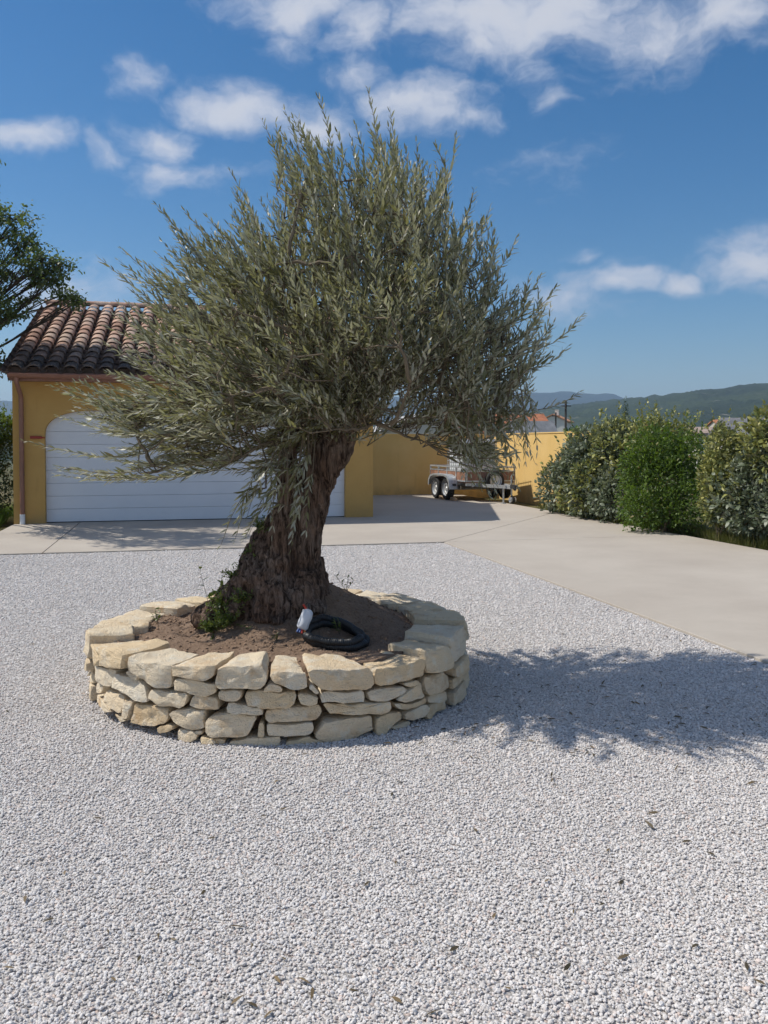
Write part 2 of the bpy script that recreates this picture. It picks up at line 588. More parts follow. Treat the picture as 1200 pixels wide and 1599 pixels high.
def shrink(poly, d):
    """inset a counter-clockwise convex-ish polygon"""
    n = len(poly); out = []
    for i in range(n):
        p0, p1, p2 = Vector(poly[i - 1]), Vector(poly[i]), Vector(poly[(i + 1) % n])
        e1 = (p1 - p0).normalized(); e2 = (p2 - p1).normalized()
        n1 = Vector((-e1.y, e1.x)); n2 = Vector((-e2.y, e2.x))
        b = (n1 + n2) / max(.3, 1 + n1.dot(n2))
        out.append(tuple(p1 + b * d))
    return out


for b in BAYS:
    p = shrink(b, .006)
    MB().prism(p, lambda a, c, k: (a, c, -0.11 if k == 0 else 0.018)).build('concrete_bay', M['concrete'], drive, bevel=.004)


# loose gravel: real grains over the near court
def build_grains():
    bm = bmesh.new()
    bmesh.ops.create_icosphere(bm, subdivisions=1, radius=1.0)
    for v in bm.verts:
        v.co *= 0.82 + 0.36 * random.random()
        v.co.x *= 1.25; v.co.z *= 0.72
    gme = bpy.data.meshes.new('gravel_grain'); bm.to_mesh(gme); bm.free()
    gme.materials.append(M['grain'])
    # points: random on the visible near court, thinning with distance
    pts = []
    C0 = RING_C
    for (y0, y1, dens) in ((1.55, 3.2, 12500), (3.2, 4.6, 9500), (4.6, 6.0, 6500), (6.0, 7.4, 4600), (7.4, 9.5, 2700), (9.5, 11.5, 1600), (11.5, 13.2, 1000)):
        hw = lambda y: 0.47 * y + 0.45
        area = (y1 - y0) * 2 * hw(y1)
        n = int(area * dens)
        x = RNG.uniform(-hw(y1), hw(y1), n); y = RNG.uniform(y0, y1, n)
        keep = np.abs(x) < hw(1) - .47 + .47 * y
        rel_x, rel_y = x - G0.x, y - G0.y
        s = rel_x * U.x + rel_y * U.y
        keep &= s < EDGE_S - .012
        keep &= (rel_y * U.x - rel_x * U.y) < EDGE_T - .012
        keep &= np.hypot(x - C0[0], y - C0[1]) > RING_R - .12
        x, y = x[keep], y[keep]
        pts.append(np.stack([x, y, RNG.uniform(.0005, .0055, len(x))], 1))
    P = np.concatenate(pts).astype(np.float32)
    print('grains', len(P))
    me = bpy.data.meshes.new('loose_gravel')
    me.vertices.add(len(P)); me.vertices.foreach_set('co', P.ravel())
    sc = RNG.lognormal(0, .26, len(P)) * .0047 * np.where(P[:, 1] > 5, 1.1 + .08 * (P[:, 1] - 5), 1.0)
    a = me.attributes.new('gscale', 'FLOAT', 'POINT'); a.data.foreach_set('value', sc.astype(np.float32))
    rot = RNG.uniform(0, 6.283, (len(P), 3)).astype(np.float32)
    rot[:, :2] = (rot[:, :2] - 3.14) * .22
    a = me.attributes.new('grot', 'FLOAT_VECTOR', 'POINT'); a.data.foreach_set('vector', rot.ravel())
    me.update()
    o = bpy.data.objects.new('loose_gravel', me); COL.objects.link(o)
    me.materials.append(M['grain'])
    ng = bpy.data.node_groups.new('scatter_grains', 'GeometryNodeTree')
    ng.interface.new_socket('Geometry', in_out='INPUT', socket_type='NodeSocketGeometry')
    ng.interface.new_socket('Geometry', in_out='OUTPUT', socket_type='NodeSocketGeometry')
    gi = ng.nodes.new('NodeGroupInput'); go = ng.nodes.new('NodeGroupOutput')
    grain_o = bpy.data.objects.new('gravel_grain_source', gme)
    oi = ng.nodes.new('GeometryNodeObjectInfo'); oi.inputs['Object'].default_value = grain_o
    oi.inputs['As Instance'].default_value = True
    ip = ng.nodes.new('GeometryNodeInstanceOnPoints')
    na = ng.nodes.new('GeometryNodeInputNamedAttribute'); na.data_type = 'FLOAT'; na.inputs[0].default_value = 'gscale'
    nr = ng.nodes.new('GeometryNodeInputNamedAttribute'); nr.data_type = 'FLOAT_VECTOR'; nr.inputs[0].default_value = 'grot'
    e2r = ng.nodes.new('FunctionNodeEulerToRotation')
    L = ng.links
    L.new(gi.outputs[0], ip.inputs['Points']); L.new(oi.outputs['Geometry'], ip.inputs['Instance'])
    L.new(na.outputs[0], ip.inputs['Scale']); L.new(nr.outputs[0], e2r.inputs[0]); L.new(e2r.outputs[0], ip.inputs['Rotation'])
    L.new(ip.outputs[0], go.inputs[0])
    md = o.modifiers.new('scatter', 'NODES'); md.node_group = ng
    tag(o, 'pale crushed stone gravel covering the court', 'gravel', kind='stuff')


# ------------------------------------------------------------------ stone ring
RING_H = 0.40
dl = math.atan((137 - 600) / F); dr = math.atan((731 - 600) / F)
mid, half = (dl + dr) / 2, (dr - dl) / 2
fb_ = ground(433, 1165)
_front = math.hypot(fb_.x, fb_.y)
RING_D = _front / (1 - math.sin(half)); RING_R = RING_D * math.sin(half)
RING_C = (RING_D * math.sin(mid), RING_D * math.cos(mid))
build_grains()


def px_to_ring(px, py):
    """photograph pixel on the outer face -> (angle, height)"""
    d = ray(px, py); o = Vector((0, 0, H))
    ox, oy = o.x - RING_C[0], o.y - RING_C[1]
    a = d.x ** 2 + d.y ** 2; b = 2 * (ox * d.x + oy * d.y); c = ox * ox + oy * oy - RING_R ** 2
    disc = b * b - 4 * a * c
    t = (-b - math.sqrt(max(disc, 0))) / (2 * a)
    p = o + d * t
    return math.atan2(p.y - RING_C[1], p.x - RING_C[0]), p.z


def A_(l): return [(130 + x / 5.714, 900 + y / 5.714) for x, y in l]
def B_(l): return [(330 + x / 5.714, 1000 + y / 5.714) for x, y in l]
def D_(l): return [(520 + x / 5.4545, 900 + y / 5.4545) for x, y in l]


TOPS = [A_([(60, 600), (250, 640), (400, 690), (395, 820), (240, 815), (100, 790)]),
        A_([(410, 700), (545, 760), (790, 800), (780, 1010), (640, 990), (490, 910), (400, 830)]),
        A_([(785, 790), (1000, 800), (1190, 800), (1180, 900), (1080, 935), (900, 905), (785, 880)]),
        B_([(45, 250), (100, 235), (300, 228), (440, 215), (500, 290), (500, 380), (440, 430), (270, 440), (60, 425), (35, 360)]),
        B_([(500, 290), (540, 280), (700, 280), (860, 300), (865, 430), (720, 445), (640, 410), (535, 385)]),
        [(479, 1045), (520, 1045), (577, 1042), (584, 1052), (584, 1071), (573, 1077), (520, 1079), (502, 1079), (484, 1060)],
        D_([(360, 790), (560, 770), (750, 690), (785, 720), (765, 850), (640, 890), (380, 945), (350, 900)]),
        D_([(770, 640), (900, 610), (995, 580), (1010, 760), (970, 795), (780, 820)])]
LOWS = [A_(l) for l in (
    [(90, 780), (265, 845), (260, 985), (200, 995), (110, 930)],
    [(270, 870), (440, 900), (545, 960), (590, 1120), (520, 1135), (380, 1050), (260, 980)],
    [(380, 830), (490, 900), (470, 940), (370, 870)],
    [(800, 910), (1000, 925), (1200, 970), (1190, 1060), (1080, 1080), (920, 1050), (795, 1010)],
    [(590, 1010), (800, 1040), (945, 1050), (920, 1150), (860, 1180), (700, 1165), (580, 1080)],
    [(960, 1065), (1200, 1090), (1205, 1210), (1060, 1200), (925, 1160)],
    [(100, 940), (160, 985), (140, 1050), (105, 1045)],
    [(170, 1000), (360, 1080), (340, 1225), (270, 1200), (150, 1110)],
    [(360, 1100), (450, 1110), (400, 1280), (350, 1265)],
    [(450, 1130), (640, 1160), (750, 1190), (765, 1290), (640, 1345), (500, 1335), (410, 1290)],
    [(755, 1215), (920, 1185), (1080, 1205), (1085, 1370), (990, 1385), (860, 1340), (790, 1290)],
    [(645, 1350), (760, 1320), (820, 1350), (770, 1395), (670, 1400)],
    [(830, 1360), (980, 1380), (1030, 1440), (960, 1480), (820, 1450)],
    [(985, 1385), (1060, 1380), (1065, 1415), (1000, 1420)],
    [(1030, 1430), (1150, 1450), (1200, 1470), (1180, 1500), (1050, 1490)],
    [(270, 1225), (345, 1245), (400, 1290), (330, 1300)],
    [(90, 1060), (170, 1120), (260, 1215), (180, 1210), (100, 1120)])]
LOWS += [B_(l) for l in (
    [(450, 460), (510, 385), (610, 400), (640, 440), (620, 465)],
    [(865, 430), (900, 385), (985, 470), (940, 485)],
    [(65, 445), (190, 445), (285, 455), (270, 545), (130, 550), (60, 520)],
    [(280, 470), (430, 450), (640, 470), (765, 455), (765, 575), (680, 610), (480, 605), (300, 570)],
    [(780, 480), (970, 500), (960, 580), (870, 595), (790, 585)],
    [(140, 555), (460, 600), (475, 670), (320, 670), (130, 635)],
    [(480, 620), (700, 600), (990, 585), (1015, 660), (960, 715), (700, 740), (500, 725), (465, 690)],
    [(420, 740), (470, 735), (478, 870), (415, 870)],
    [(490, 740), (740, 750), (920, 735), (900, 830), (840, 850), (600, 850), (490, 830)],
    [(140, 900), (340, 880), (620, 860), (625, 935), (440, 955), (140, 965)],
    [(650, 910), (880, 860), (900, 890), (1040, 910), (860, 945), (660, 960)],
    [(0, 880), (130, 890), (110, 945), (0, 935)])]
LOWS += [[(500, 1083), (520, 1081), (572, 1079), (572, 1096), (540, 1098), (500, 1098)],
         [(505, 1099), (540, 1100), (611, 1095), (612, 1108), (600, 1113), (545, 1117), (512, 1114)],
         [(320, 1124), (332, 1116), (356, 1114), (403, 1121), (398, 1135), (389, 1150), (356, 1154), (327, 1151), (320, 1140)],
         [(502, 1128), (540, 1121), (583, 1117), (584, 1140), (560, 1151), (520, 1159), (497, 1158), (488, 1150)]]
LOWS += [D_(l) for l in (
    [(300, 980), (480, 950), (620, 940), (640, 990), (560, 1030), (460, 1070), (300, 1065)],
    [(595, 920), (735, 880), (740, 920), (640, 945)],
    [(660, 960), (750, 890), (780, 1000), (820, 1020), (640, 1080), (530, 1050)],
    [(790, 870), (970, 810), (1010, 850), (1000, 940), (930, 990), (820, 1020), (790, 960)],
    [(510, 1080), (640, 1095), (820, 1035), (810, 1080), (640, 1140), (560, 1140)],
    [(620, 1160), (810, 1090), (825, 1120), (780, 1190), (650, 1230), (610, 1215)],
    [(365, 1200), (590, 1150), (600, 1200), (500, 1280), (440, 1350), (360, 1350)],
    [(830, 1030), (980, 960), (975, 1050), (910, 1085), (820, 1075)],
    [(840, 1090), (975, 1050), (980, 1110), (880, 1170), (800, 1230), (780, 1200)],
    [(480, 1300), (660, 1230), (690, 1260), (560, 1320)])]

planter = empty('raised_planter', (RING_C[0], RING_C[1], 0))
tag(planter, 'low round dry stone planter of cream limestone around the olive tree', 'planter')


def stone(poly, depth, proud, seed, top=False):
    """poly of (angle, height) on the outer face -> one rough block, local to the ring centre"""
    rnd = random.Random(seed)
    pts = [Vector((a * RING_R, z)) for a, z in poly]
    # make the outline run anticlockwise in (angle, z)
    ar = sum(pts[i - 1].x * pts[i].y - pts[i].x * pts[i - 1].y for i in range(len(pts)))
    if ar < 0:
        pts.reverse()
    c = sum(pts, Vector((0, 0))) / len(pts)
    w = max(p.x for p in pts) - min(p.x for p in pts); h = max(p.y for p in pts) - min(p.y for p in pts)
    pts = [c + (p - c) * (1 - .0025 / max(.02, (p - c).length)) for p in pts]
    # corner cut once, then resample evenly
    q = []
    for i in range(len(pts)):
        a, b = pts[i], pts[(i + 1) % len(pts)]
        k = min(.25, .007 / max(.001, (b - a).length))
        q += [a.lerp(b, k), a.lerp(b, 1 - k)]
    per = [(q[(i + 1) % len(q)] - q[i]).length for i in range(len(q))]
    tot = sum(per); n = max(16, min(34, int(tot / .022)))
    ring = []
    i, acc_ = 0, 0.0
    for k in range(n):
        target = tot * k / n
        while acc_ + per[i] < target:
            acc_ += per[i]; i += 1
        ring.append(q[i].lerp(q[(i + 1) % len(q)], (target - acc_) / max(per[i], 1e-6)))
    md = min(w, h)
    r1 = min(.013, md * .12)
    lay = [(-(.55 * md), 0.0), (-(.24 * md), 0.0), (-r1 * .30, -r1 * .25), (0.0, -r1)]
    nd = max(3, int(depth / .045))
    lay += [(0.0, -r1 - (depth - 2 * r1) * k / nd) for k in range(1, nd + 1)] + [(-r1, -depth), (-.5 * md, -depth)]
    V, Fc = [], []
    ta, tb = rnd.uniform(-.18, .18), rnd.uniform(-.34, .02)    # face tilt
    so = rnd.uniform(0, 50)
    for ins, dp in lay:
        for p in ring:
            d = p - c
            ln = d.length
            f = max(0.06, (ln + ins) / ln) if ins > -.3 * md else max(.25, 1 + ins / md * 1.4)
            s = c + d * f
            rr = RING_R + proud + dp
            if dp > -depth * .6:
                rr += (s.x - c.x) * ta * .5 + (s.y - c.y) * tb
            taper = 1 - .12 * (-dp / depth) if top else 1 - .2 * (-dp / depth)
            sx = c.x + (s.x - c.x) * taper
            zz = s.y
            pos = Vector((sx * 1.0, rr, zz))
            nv = Vector((pos.x * 9 + so, pos.y * 9, pos.z * 9))
            nn = noise.noise_vector(nv) * .009 + noise.noise_vector(nv * 2.7) * .0065
            nn.y *= 1.5
            pos += nn * min(1, md / .07)
            ang = pos.x / RING_R
            V.append((pos.y * math.cos(ang), pos.y * math.sin(ang), max(pos.z, -.03)))
    n_l = len(lay)
    for i in range(n_l - 1):
        for k in range(n):
            a, b = i * n + k, i * n + (k + 1) % n
            Fc.append((a, b, b + n, a + n))
    for ii, rev in ((0, True), (n_l - 1, False)):
        ci = len(V)
        seg = V[ii * n:(ii + 1) * n]
        V.append(tuple(sum(x[j] for x in seg) / n for j in range(3)))
        for k in range(n):
            a, b = ii * n + k, ii * n + (k + 1) % n
            Fc.append((ci, b, a) if rev else (ci, a, b))
    me = bpy.data.meshes.new('stone'); me.from_pydata(V, [], Fc)
    # own origin: the stone's middle
    ctr = np.mean(np.array(V), 0)
    bm = bmesh.new(); bm.from_mesh(me)
    bmesh.ops.recalc_face_normals(bm, faces=bm.faces)
    bmesh.ops.translate(bm, verts=bm.verts, vec=-Vector(ctr))
    bm.to_mesh(me); bm.free()
    me.polygons.foreach_set('use_smooth', [True] * len(me.polygons))
    me.set_sharp_from_angle(angle=math.radians(38))
    o = link('stone', me, M['stone'], planter)
    o.location = ctr
    return o


sd = 0
vis_a = []
for i, pl in enumerate(TOPS):
    poly = [px_to_ring(*p) for p in pl]
    stone(poly, random.uniform(.26, .36), random.uniform(.0, .018), sd, True); sd += 1
for pl in LOWS:
    poly = [px_to_ring(*p) for p in pl]
    hgt = max(p[1] for p in poly) - min(p[1] for p in poly)
    stone(poly, .20 if hgt > .05 else .13, random.uniform(-.010, .008), sd); sd += 1
# the rest of the ring: right side (from the last traced stone) and the back, laid in courses
a_start = px_to_ring(703, 1010)[0]
a_end = px_to_ring(141, 1010)[0] + 2 * math.pi
rnd = random.Random(5)
courses = [(0.0, .10), (.10, .175), (.175, .255), (.255, RING_H - .005)]
for ci, (z0, z1) in enumerate(courses):
    a = a_start + (rnd.uniform(-.01, .02) if ci < 3 else 0)
    while a < a_end - .02:
        wd = rnd.uniform(.17, .34) if ci < 3 else rnd.uniform(.24, .42)
        b = min(a + wd / RING_R, a_end)
        if a_end - b < .09: b = a_end
        g = .006
        zt = z1 + (rnd.uniform(-.02, .022) if ci == 3 else rnd.uniform(-.008, .004))
        zb = z0 + rnd.uniform(-.004, .008)
        m1 = a + (b - a) * rnd.uniform(.35, .65)
        poly = [(a + g, zb + rnd.uniform(0, .015)), (m1, zb), (b - g, zb + rnd.uniform(0, .015)), (b - g, zt - rnd.uniform(0, .02)), (m1, zt), (a + g, zt - rnd.uniform(0, .02))]
        top = ci == 3
        stone(poly, rnd.uniform(.25, .38) if top else .2, rnd.uniform(-.02, .03), sd, top); sd += 1
        a = b


# soil inside the ring
TREE = Vector(((437 - 600) * .004, 5.42, 0))


def soil_z(x, y):
    dx, dy = x - TREE.x, y - TREE.y
    rm = math.hypot(dx - .10, (dy - .12) * (.9 if dy > .12 else 1.15))
    z = .345 + .34 * max(0.0, 1 - rm / .74) ** 1.15
    z += .018 * noise.noise(Vector((x * 4, y * 4, 1))) + .010 * noise.noise(Vector((x * 13, y * 13, 4))) + .006 * noise.noise(Vector((x * 31, y * 31, 4)))
    return z


def build_soil():
    V, Q, T = [], [], []
    n, R = 150, RING_R - .15
    rr = [R * math.sqrt(k / 60) for k in range(1, 61)]
    V.append((*RING_C, soil_z(*RING_C)))
    for r in rr:
        for k in range(n):
            a = 2 * math.pi * k / n
            x, y = RING_C[0] + r * math.cos(a), RING_C[1] + r * math.sin(a)
            V.append((x, y, soil_z(x, y)))
    for k in range(n):      # skirt to the ground: the fill behind the stones
        a = 2 * math.pi * k / n
        V.append((RING_C[0] + R * math.cos(a), RING_C[1] + R * math.sin(a), -.02))
    for k in range(n):
        T.append((0, 1 + k, 1 + (k + 1) % n))
    for i in range(len(rr)):
        for k in range(n):
            a, b = 1 + i * n + k, 1 + i * n + (k + 1) % n
            Q.append((a, a + n, b + n, b))
    me = mesh_np('soil_bed', V, T, Q)
    me.polygons.foreach_set('use_smooth', [True] * len(me.polygons))
    tag(link('soil_bed', me, M['soil']), kind='structure')
    # clods and crumbs
    mbv, mbt = [], []
    ico = [Vector(v) for v in ((0, 0, 1), (.9, 0, .1), (.2, .85, .1), (-.8, .4, 0), (-.7, -.6, .1), (.3, -.9, 0), (0, 0, -.8))]
    icf = [(0, 1, 2), (0, 2, 3), (0, 3, 4), (0, 4, 5), (0, 5, 1), (6, 2, 1), (6, 3, 2), (6, 4, 3), (6, 5, 4), (6, 1, 5)]
    r_ = random.Random(3)
    for _ in range(2600):
        a, r = r_.uniform(0, 6.283), (RING_R - .22) * math.sqrt(r_.random())
        x, y = RING_C[0] + r * math.cos(a), RING_C[1] + r * math.sin(a)
        s = .004 + .011 * r_.random() ** 4
        o = len(mbv); ro = r_.uniform(0, 6.28)
        for v in ico:
            k = r_.uniform(.75, 1.25)
            vx, vy = v.x * math.cos(ro) - v.y * math.sin(ro), v.x * math.sin(ro) + v.y * math.cos(ro)
            mbv.append((x + vx * s * k, y + vy * s * k, soil_z(x, y) + v.z * s * .8 * k + s * .2))
        mbt += [tuple(i + o for i in f) for f in icf]
    tag(link('soil_crumbs', mesh_np('soil_crumbs', mbv, mbt), simple('earth_crumb', (.28, .19, .13), .95, var=.35, scale=25, spec=.1)), 'loose brown earth crumbs on the planter bed', 'soil', kind='stuff')


build_soil()


# ------------------------------------------------------------------ leaves
def leaf_mesh(name, P, D, Nn, L, Wd, rnd_, curl=0.08, extra=None, shape=(.30, .68, .92, .75)):
    """lanceolate leaves: base, two lower, two upper, tip"""
    P, D, Nn = (np.asarray(a, float) for a in (P, D, Nn))
    D /= np.linalg.norm(D, axis=1, keepdims=True) + 1e-9
    Nn = Nn - D * np.sum(Nn * D, 1, keepdims=True)
    Nn /= np.linalg.norm(Nn, axis=1, keepdims=True) + 1e-9
    S = np.cross(D, Nn)
    L = np.asarray(L)[:, None]; Wd = np.asarray(Wd)[:, None] * .5
    a, b, wa, wb = shape
    v0 = P
    v1 = P + D * L * a + S * Wd * wa + Nn * Wd * .25
    v2 = P + D * L * a - S * Wd * wa + Nn * Wd * .25
    v3 = P + D * L * b + S * Wd * wb - Nn * L * curl * .4 + Nn * Wd * .25
    v4 = P + D * L * b - S * Wd * wb - Nn * L * curl * .4 + Nn * Wd * .25
    v5 = P + D * L - Nn * L * curl
    n = len(P)
    V = np.stack([v0, v1, v2, v3, v4, v5], 1).reshape(-1, 3)
    i = (np.arange(n) * 6)[:, None]
    T = np.concatenate([i + np.array([[0, 1, 2]]), i + np.array([[3, 5, 4]])])
    Q = i + np.array([[1, 3, 4, 2]])
    at_ = np.repeat(np.asarray(rnd_), 6)
    return mesh_np(name, V, T, Q, {'leafrand': at_})


def in_poly(x, y, poly):
    x, y = np.asarray(x), np.asarray(y)
    ins = np.zeros(x.shape, bool)
    n = len(poly)
    for i in range(n):
        x1, y1 = poly[i - 1]; x2, y2 = poly[i]
        c = ((y1 > y) != (y2 > y)) & (x < (x2 - x1) * (y - y1) / (y2 - y1 + 1e-9) + x1)
        ins ^= c
    return ins


def edge_dist(x, y, poly):
    x, y = np.asarray(x, float), np.asarray(y, float)
    best = np.full(x.shape, 1e9)
    for i in range(len(poly)):
        x1, y1 = poly[i - 1]; x2, y2 = poly[i]
        dx, dy = x2 - x1, y2 - y1
        t = np.clip(((x - x1) * dx + (y - y1) * dy) / (dx * dx + dy * dy + 1e-9), 0, 1)
        best = np.minimum(best, np.hypot(x - x1 - t * dx, y - y1 - t * dy))
    return best


# ------------------------------------------------------------------ olive tree
olive = empty('olive_tree', (TREE.x, TREE.y, .4))
tag(olive, 'old olive tree with gnarled trunk and silvery windblown crown in the stone planter', 'tree')
OFF = Vector((TREE.x, TREE.y, .4))
TY = 5.42


def tp(px, py, dy=0.0):
    p = at(px, py, TY + dy)
    return p - OFF


def build_trunk():
    K = TY / F
    limbs = [
        [(440, 985, 78, 0), (438, 950, 74, 0), (437, 915, 64, 0), (439, 880, 56, 0), (449, 850, 48, 0), (460, 820, 39, 0), (474, 790, 32, .01), (486, 760, 30, .02), (500, 730, 33, .03), (512, 705, 34, .04), (524, 680, 30, .06), (538, 640, 24, .12), (560, 590, 19, .2), (590, 530, 15, .28), (610, 470, 10, .3), (615, 420, 6, .32)],
        [(446, 850, 34, -.07), (452, 815, 26, -.10), (454, 785, 20, -.12), (454, 760, 17, -.13), (454, 725, 15, -.13), (456, 690, 14, -.11), (458, 650, 13, -.06), (448, 600, 11, .0), (425, 540, 9, .08), (400, 480, 7, .12)],
        [(458, 722, 13, -.12), (444, 736, 10, -.15), (440, 742, 8, -.16)],
        [(425, 890, 40, -.06), (405, 905, 38, -.1), (388, 928, 35, -.12), (356, 950, 29, -.15), (326, 962, 20, -.17), (306, 970, 11, -.18)],
        [(412, 868, 24, -.02), (400, 885, 28, -.05), (392, 905, 28, -.08), (386, 930, 26, -.1)],
        [(412, 850, 13, .02), (402, 866, 18, .0), (396, 885, 17, -.03)],
        [(470, 900, 32, -.08), (474, 935, 32, -.14), (480, 965, 28, -.18)],
        [(478, 880, 22, .0), (486, 915, 24, .0), (500, 950, 24, .0)],
        [(430, 900, 38, -.1), (427, 940, 36, -.17), (422, 975, 30, -.22)],
        [(515, 690, 22, .03), (508, 640, 19, -.03), (490, 580, 15, -.12), (470, 500, 11, -.2), (460, 430, 7, -.25)],
        [(525, 665, 20, .1), (500, 610, 17, .3), (470, 540, 13, .45), (430, 450, 8, .55)],
        [(540, 640, 18, .12), (600, 600, 14, .05), (660, 570, 11, -.05), (720, 545, 7, -.1)]]
    tmp = MB()
    for L in limbs:
        # refine the path
        pts, rad = [], []
        for i in range(len(L) - 1):
            a, b = L[i], L[i + 1]
            for k in range(4):
                t = k / 4
                pts.append(tp(a[0] + (b[0] - a[0]) * t, a[1] + (b[1] - a[1]) * t, a[3] + (b[3] - a[3]) * t))
                rad.append((a[2] + (b[2] - a[2]) * t) * K)
        e = L[-1]; pts.append(tp(e[0], e[1], e[3])); rad.append(e[2] * K)
        tmp.tube(pts, rad, 20)
    me = bpy.data.meshes.new('trunk_base'); me.from_pydata(tmp.v, [], tmp.f)
    bm = bmesh.new(); bm.from_mesh(me); bmesh.ops.recalc_face_normals(bm, faces=bm.faces); bm.to_mesh(me); bm.free()
    o = bpy.data.objects.new('trunk_tmp', me); COL.objects.link(o)
    r = o.modifiers.new('r', 'REMESH'); r.mode = 'VOXEL'; r.voxel_size = .0105
    s = o.modifiers.new('s', 'SMOOTH'); s.iterations = 6; s.factor = .5
    dg = bpy.context.evaluated_depsgraph_get()
    m2 = bpy.data.meshes.new_from_object(o.evaluated_get(dg))
    bpy.data.objects.remove(o)
    nv = len(m2.vertices)
    co = np.empty(nv * 3, np.float32); m2.vertices.foreach_get('co', co); co = co.reshape(-1, 3)
    no = np.empty(nv * 3, np.float32); m2.vertices.foreach_get('normal', no); no = no.reshape(-1, 3)
    out = co.copy()
    cl = [(tp(a_, b_).x, tp(a_, b_).z) for a_, b_ in ((482, 680), (474, 720), (469, 760), (467, 800), (468, 840), (462, 880))]
    cl.sort(key=lambda q: q[1])
    for i in range(nv):
        x, y, z = (float(v) for v in co[i])
        amp = 1.0 if z < .9 else max(.25, 1 - (z - .9) * 1.6)
        low = max(0.0, min(1.0, (.50 - z) / .3))
        tw = z * .9
        xr, yr = x * math.cos(tw) - y * math.sin(tw), x * math.sin(tw) + y * math.cos(tw)
        f1 = noise.noise(Vector((xr * 9, yr * 9, z * 1.3)))
        f2 = 1 - abs(noise.noise(Vector((xr * 21, yr * 21, z * 2.2 + 5)))) * 2
        f3 = noise.noise(Vector((x * 11, y * 11, z * 11 + 9)))
        f4 = 1 - abs(noise.noise(Vector((x * 26, y * 26, z * 24)))) * 2
        f5 = 1 - abs(noise.noise(Vector((xr * 52, yr * 52, z * 5 + 15)))) * 2
        d = amp * ((f1 * .026 + f2 * .019 + f5 * .010) * (1 - .5 * low) + (f3 * .030 + f4 * .013) * (.2 + .8 * low)) - .008
        if y < .06 and cl[0][1] - .1 < z < cl[-1][1] + .1:
            xc = np.interp(z, [q[1] for q in cl], [q[0] for q in cl]) + .012 * math.sin(z * 23)
            fade = min(1, (z - cl[0][1] + .1) / .12)
            d -= .060 * fade * math.exp(-((x - xc) / .017) ** 2)
        out[i] += no[i] * d
    m2.vertices.foreach_set('co', out.ravel())
    m2.polygons.foreach_set('use_smooth', [True] * len(m2.polygons))
    m2.materials.clear()
    m2.update(); m2.name = 'trunk'
    link('trunk', m2, M['bark'], olive)


build_trunk()

CROWN = [(150, 405), (205, 385), (245, 320), (300, 335), (355, 272), (400, 270), (405, 190), (450, 180), (495, 155), (530, 215), (570, 150), (612, 185), (650, 225), (708, 220), (735, 300), (765, 330), (803, 368), (800, 410), (835, 430), (862, 455), (902, 492), (880, 545), (850, 590), (850, 640), (822, 690), (832, 720), (795, 757), (752, 745), (728, 668), (690, 652), (640, 664), (600, 655), (560, 700), (505, 690), (470, 725), (420, 745), (385, 728), (330, 720), (280, 738), (180, 738), (125, 700), (90, 605), (150, 560), (160, 480)]


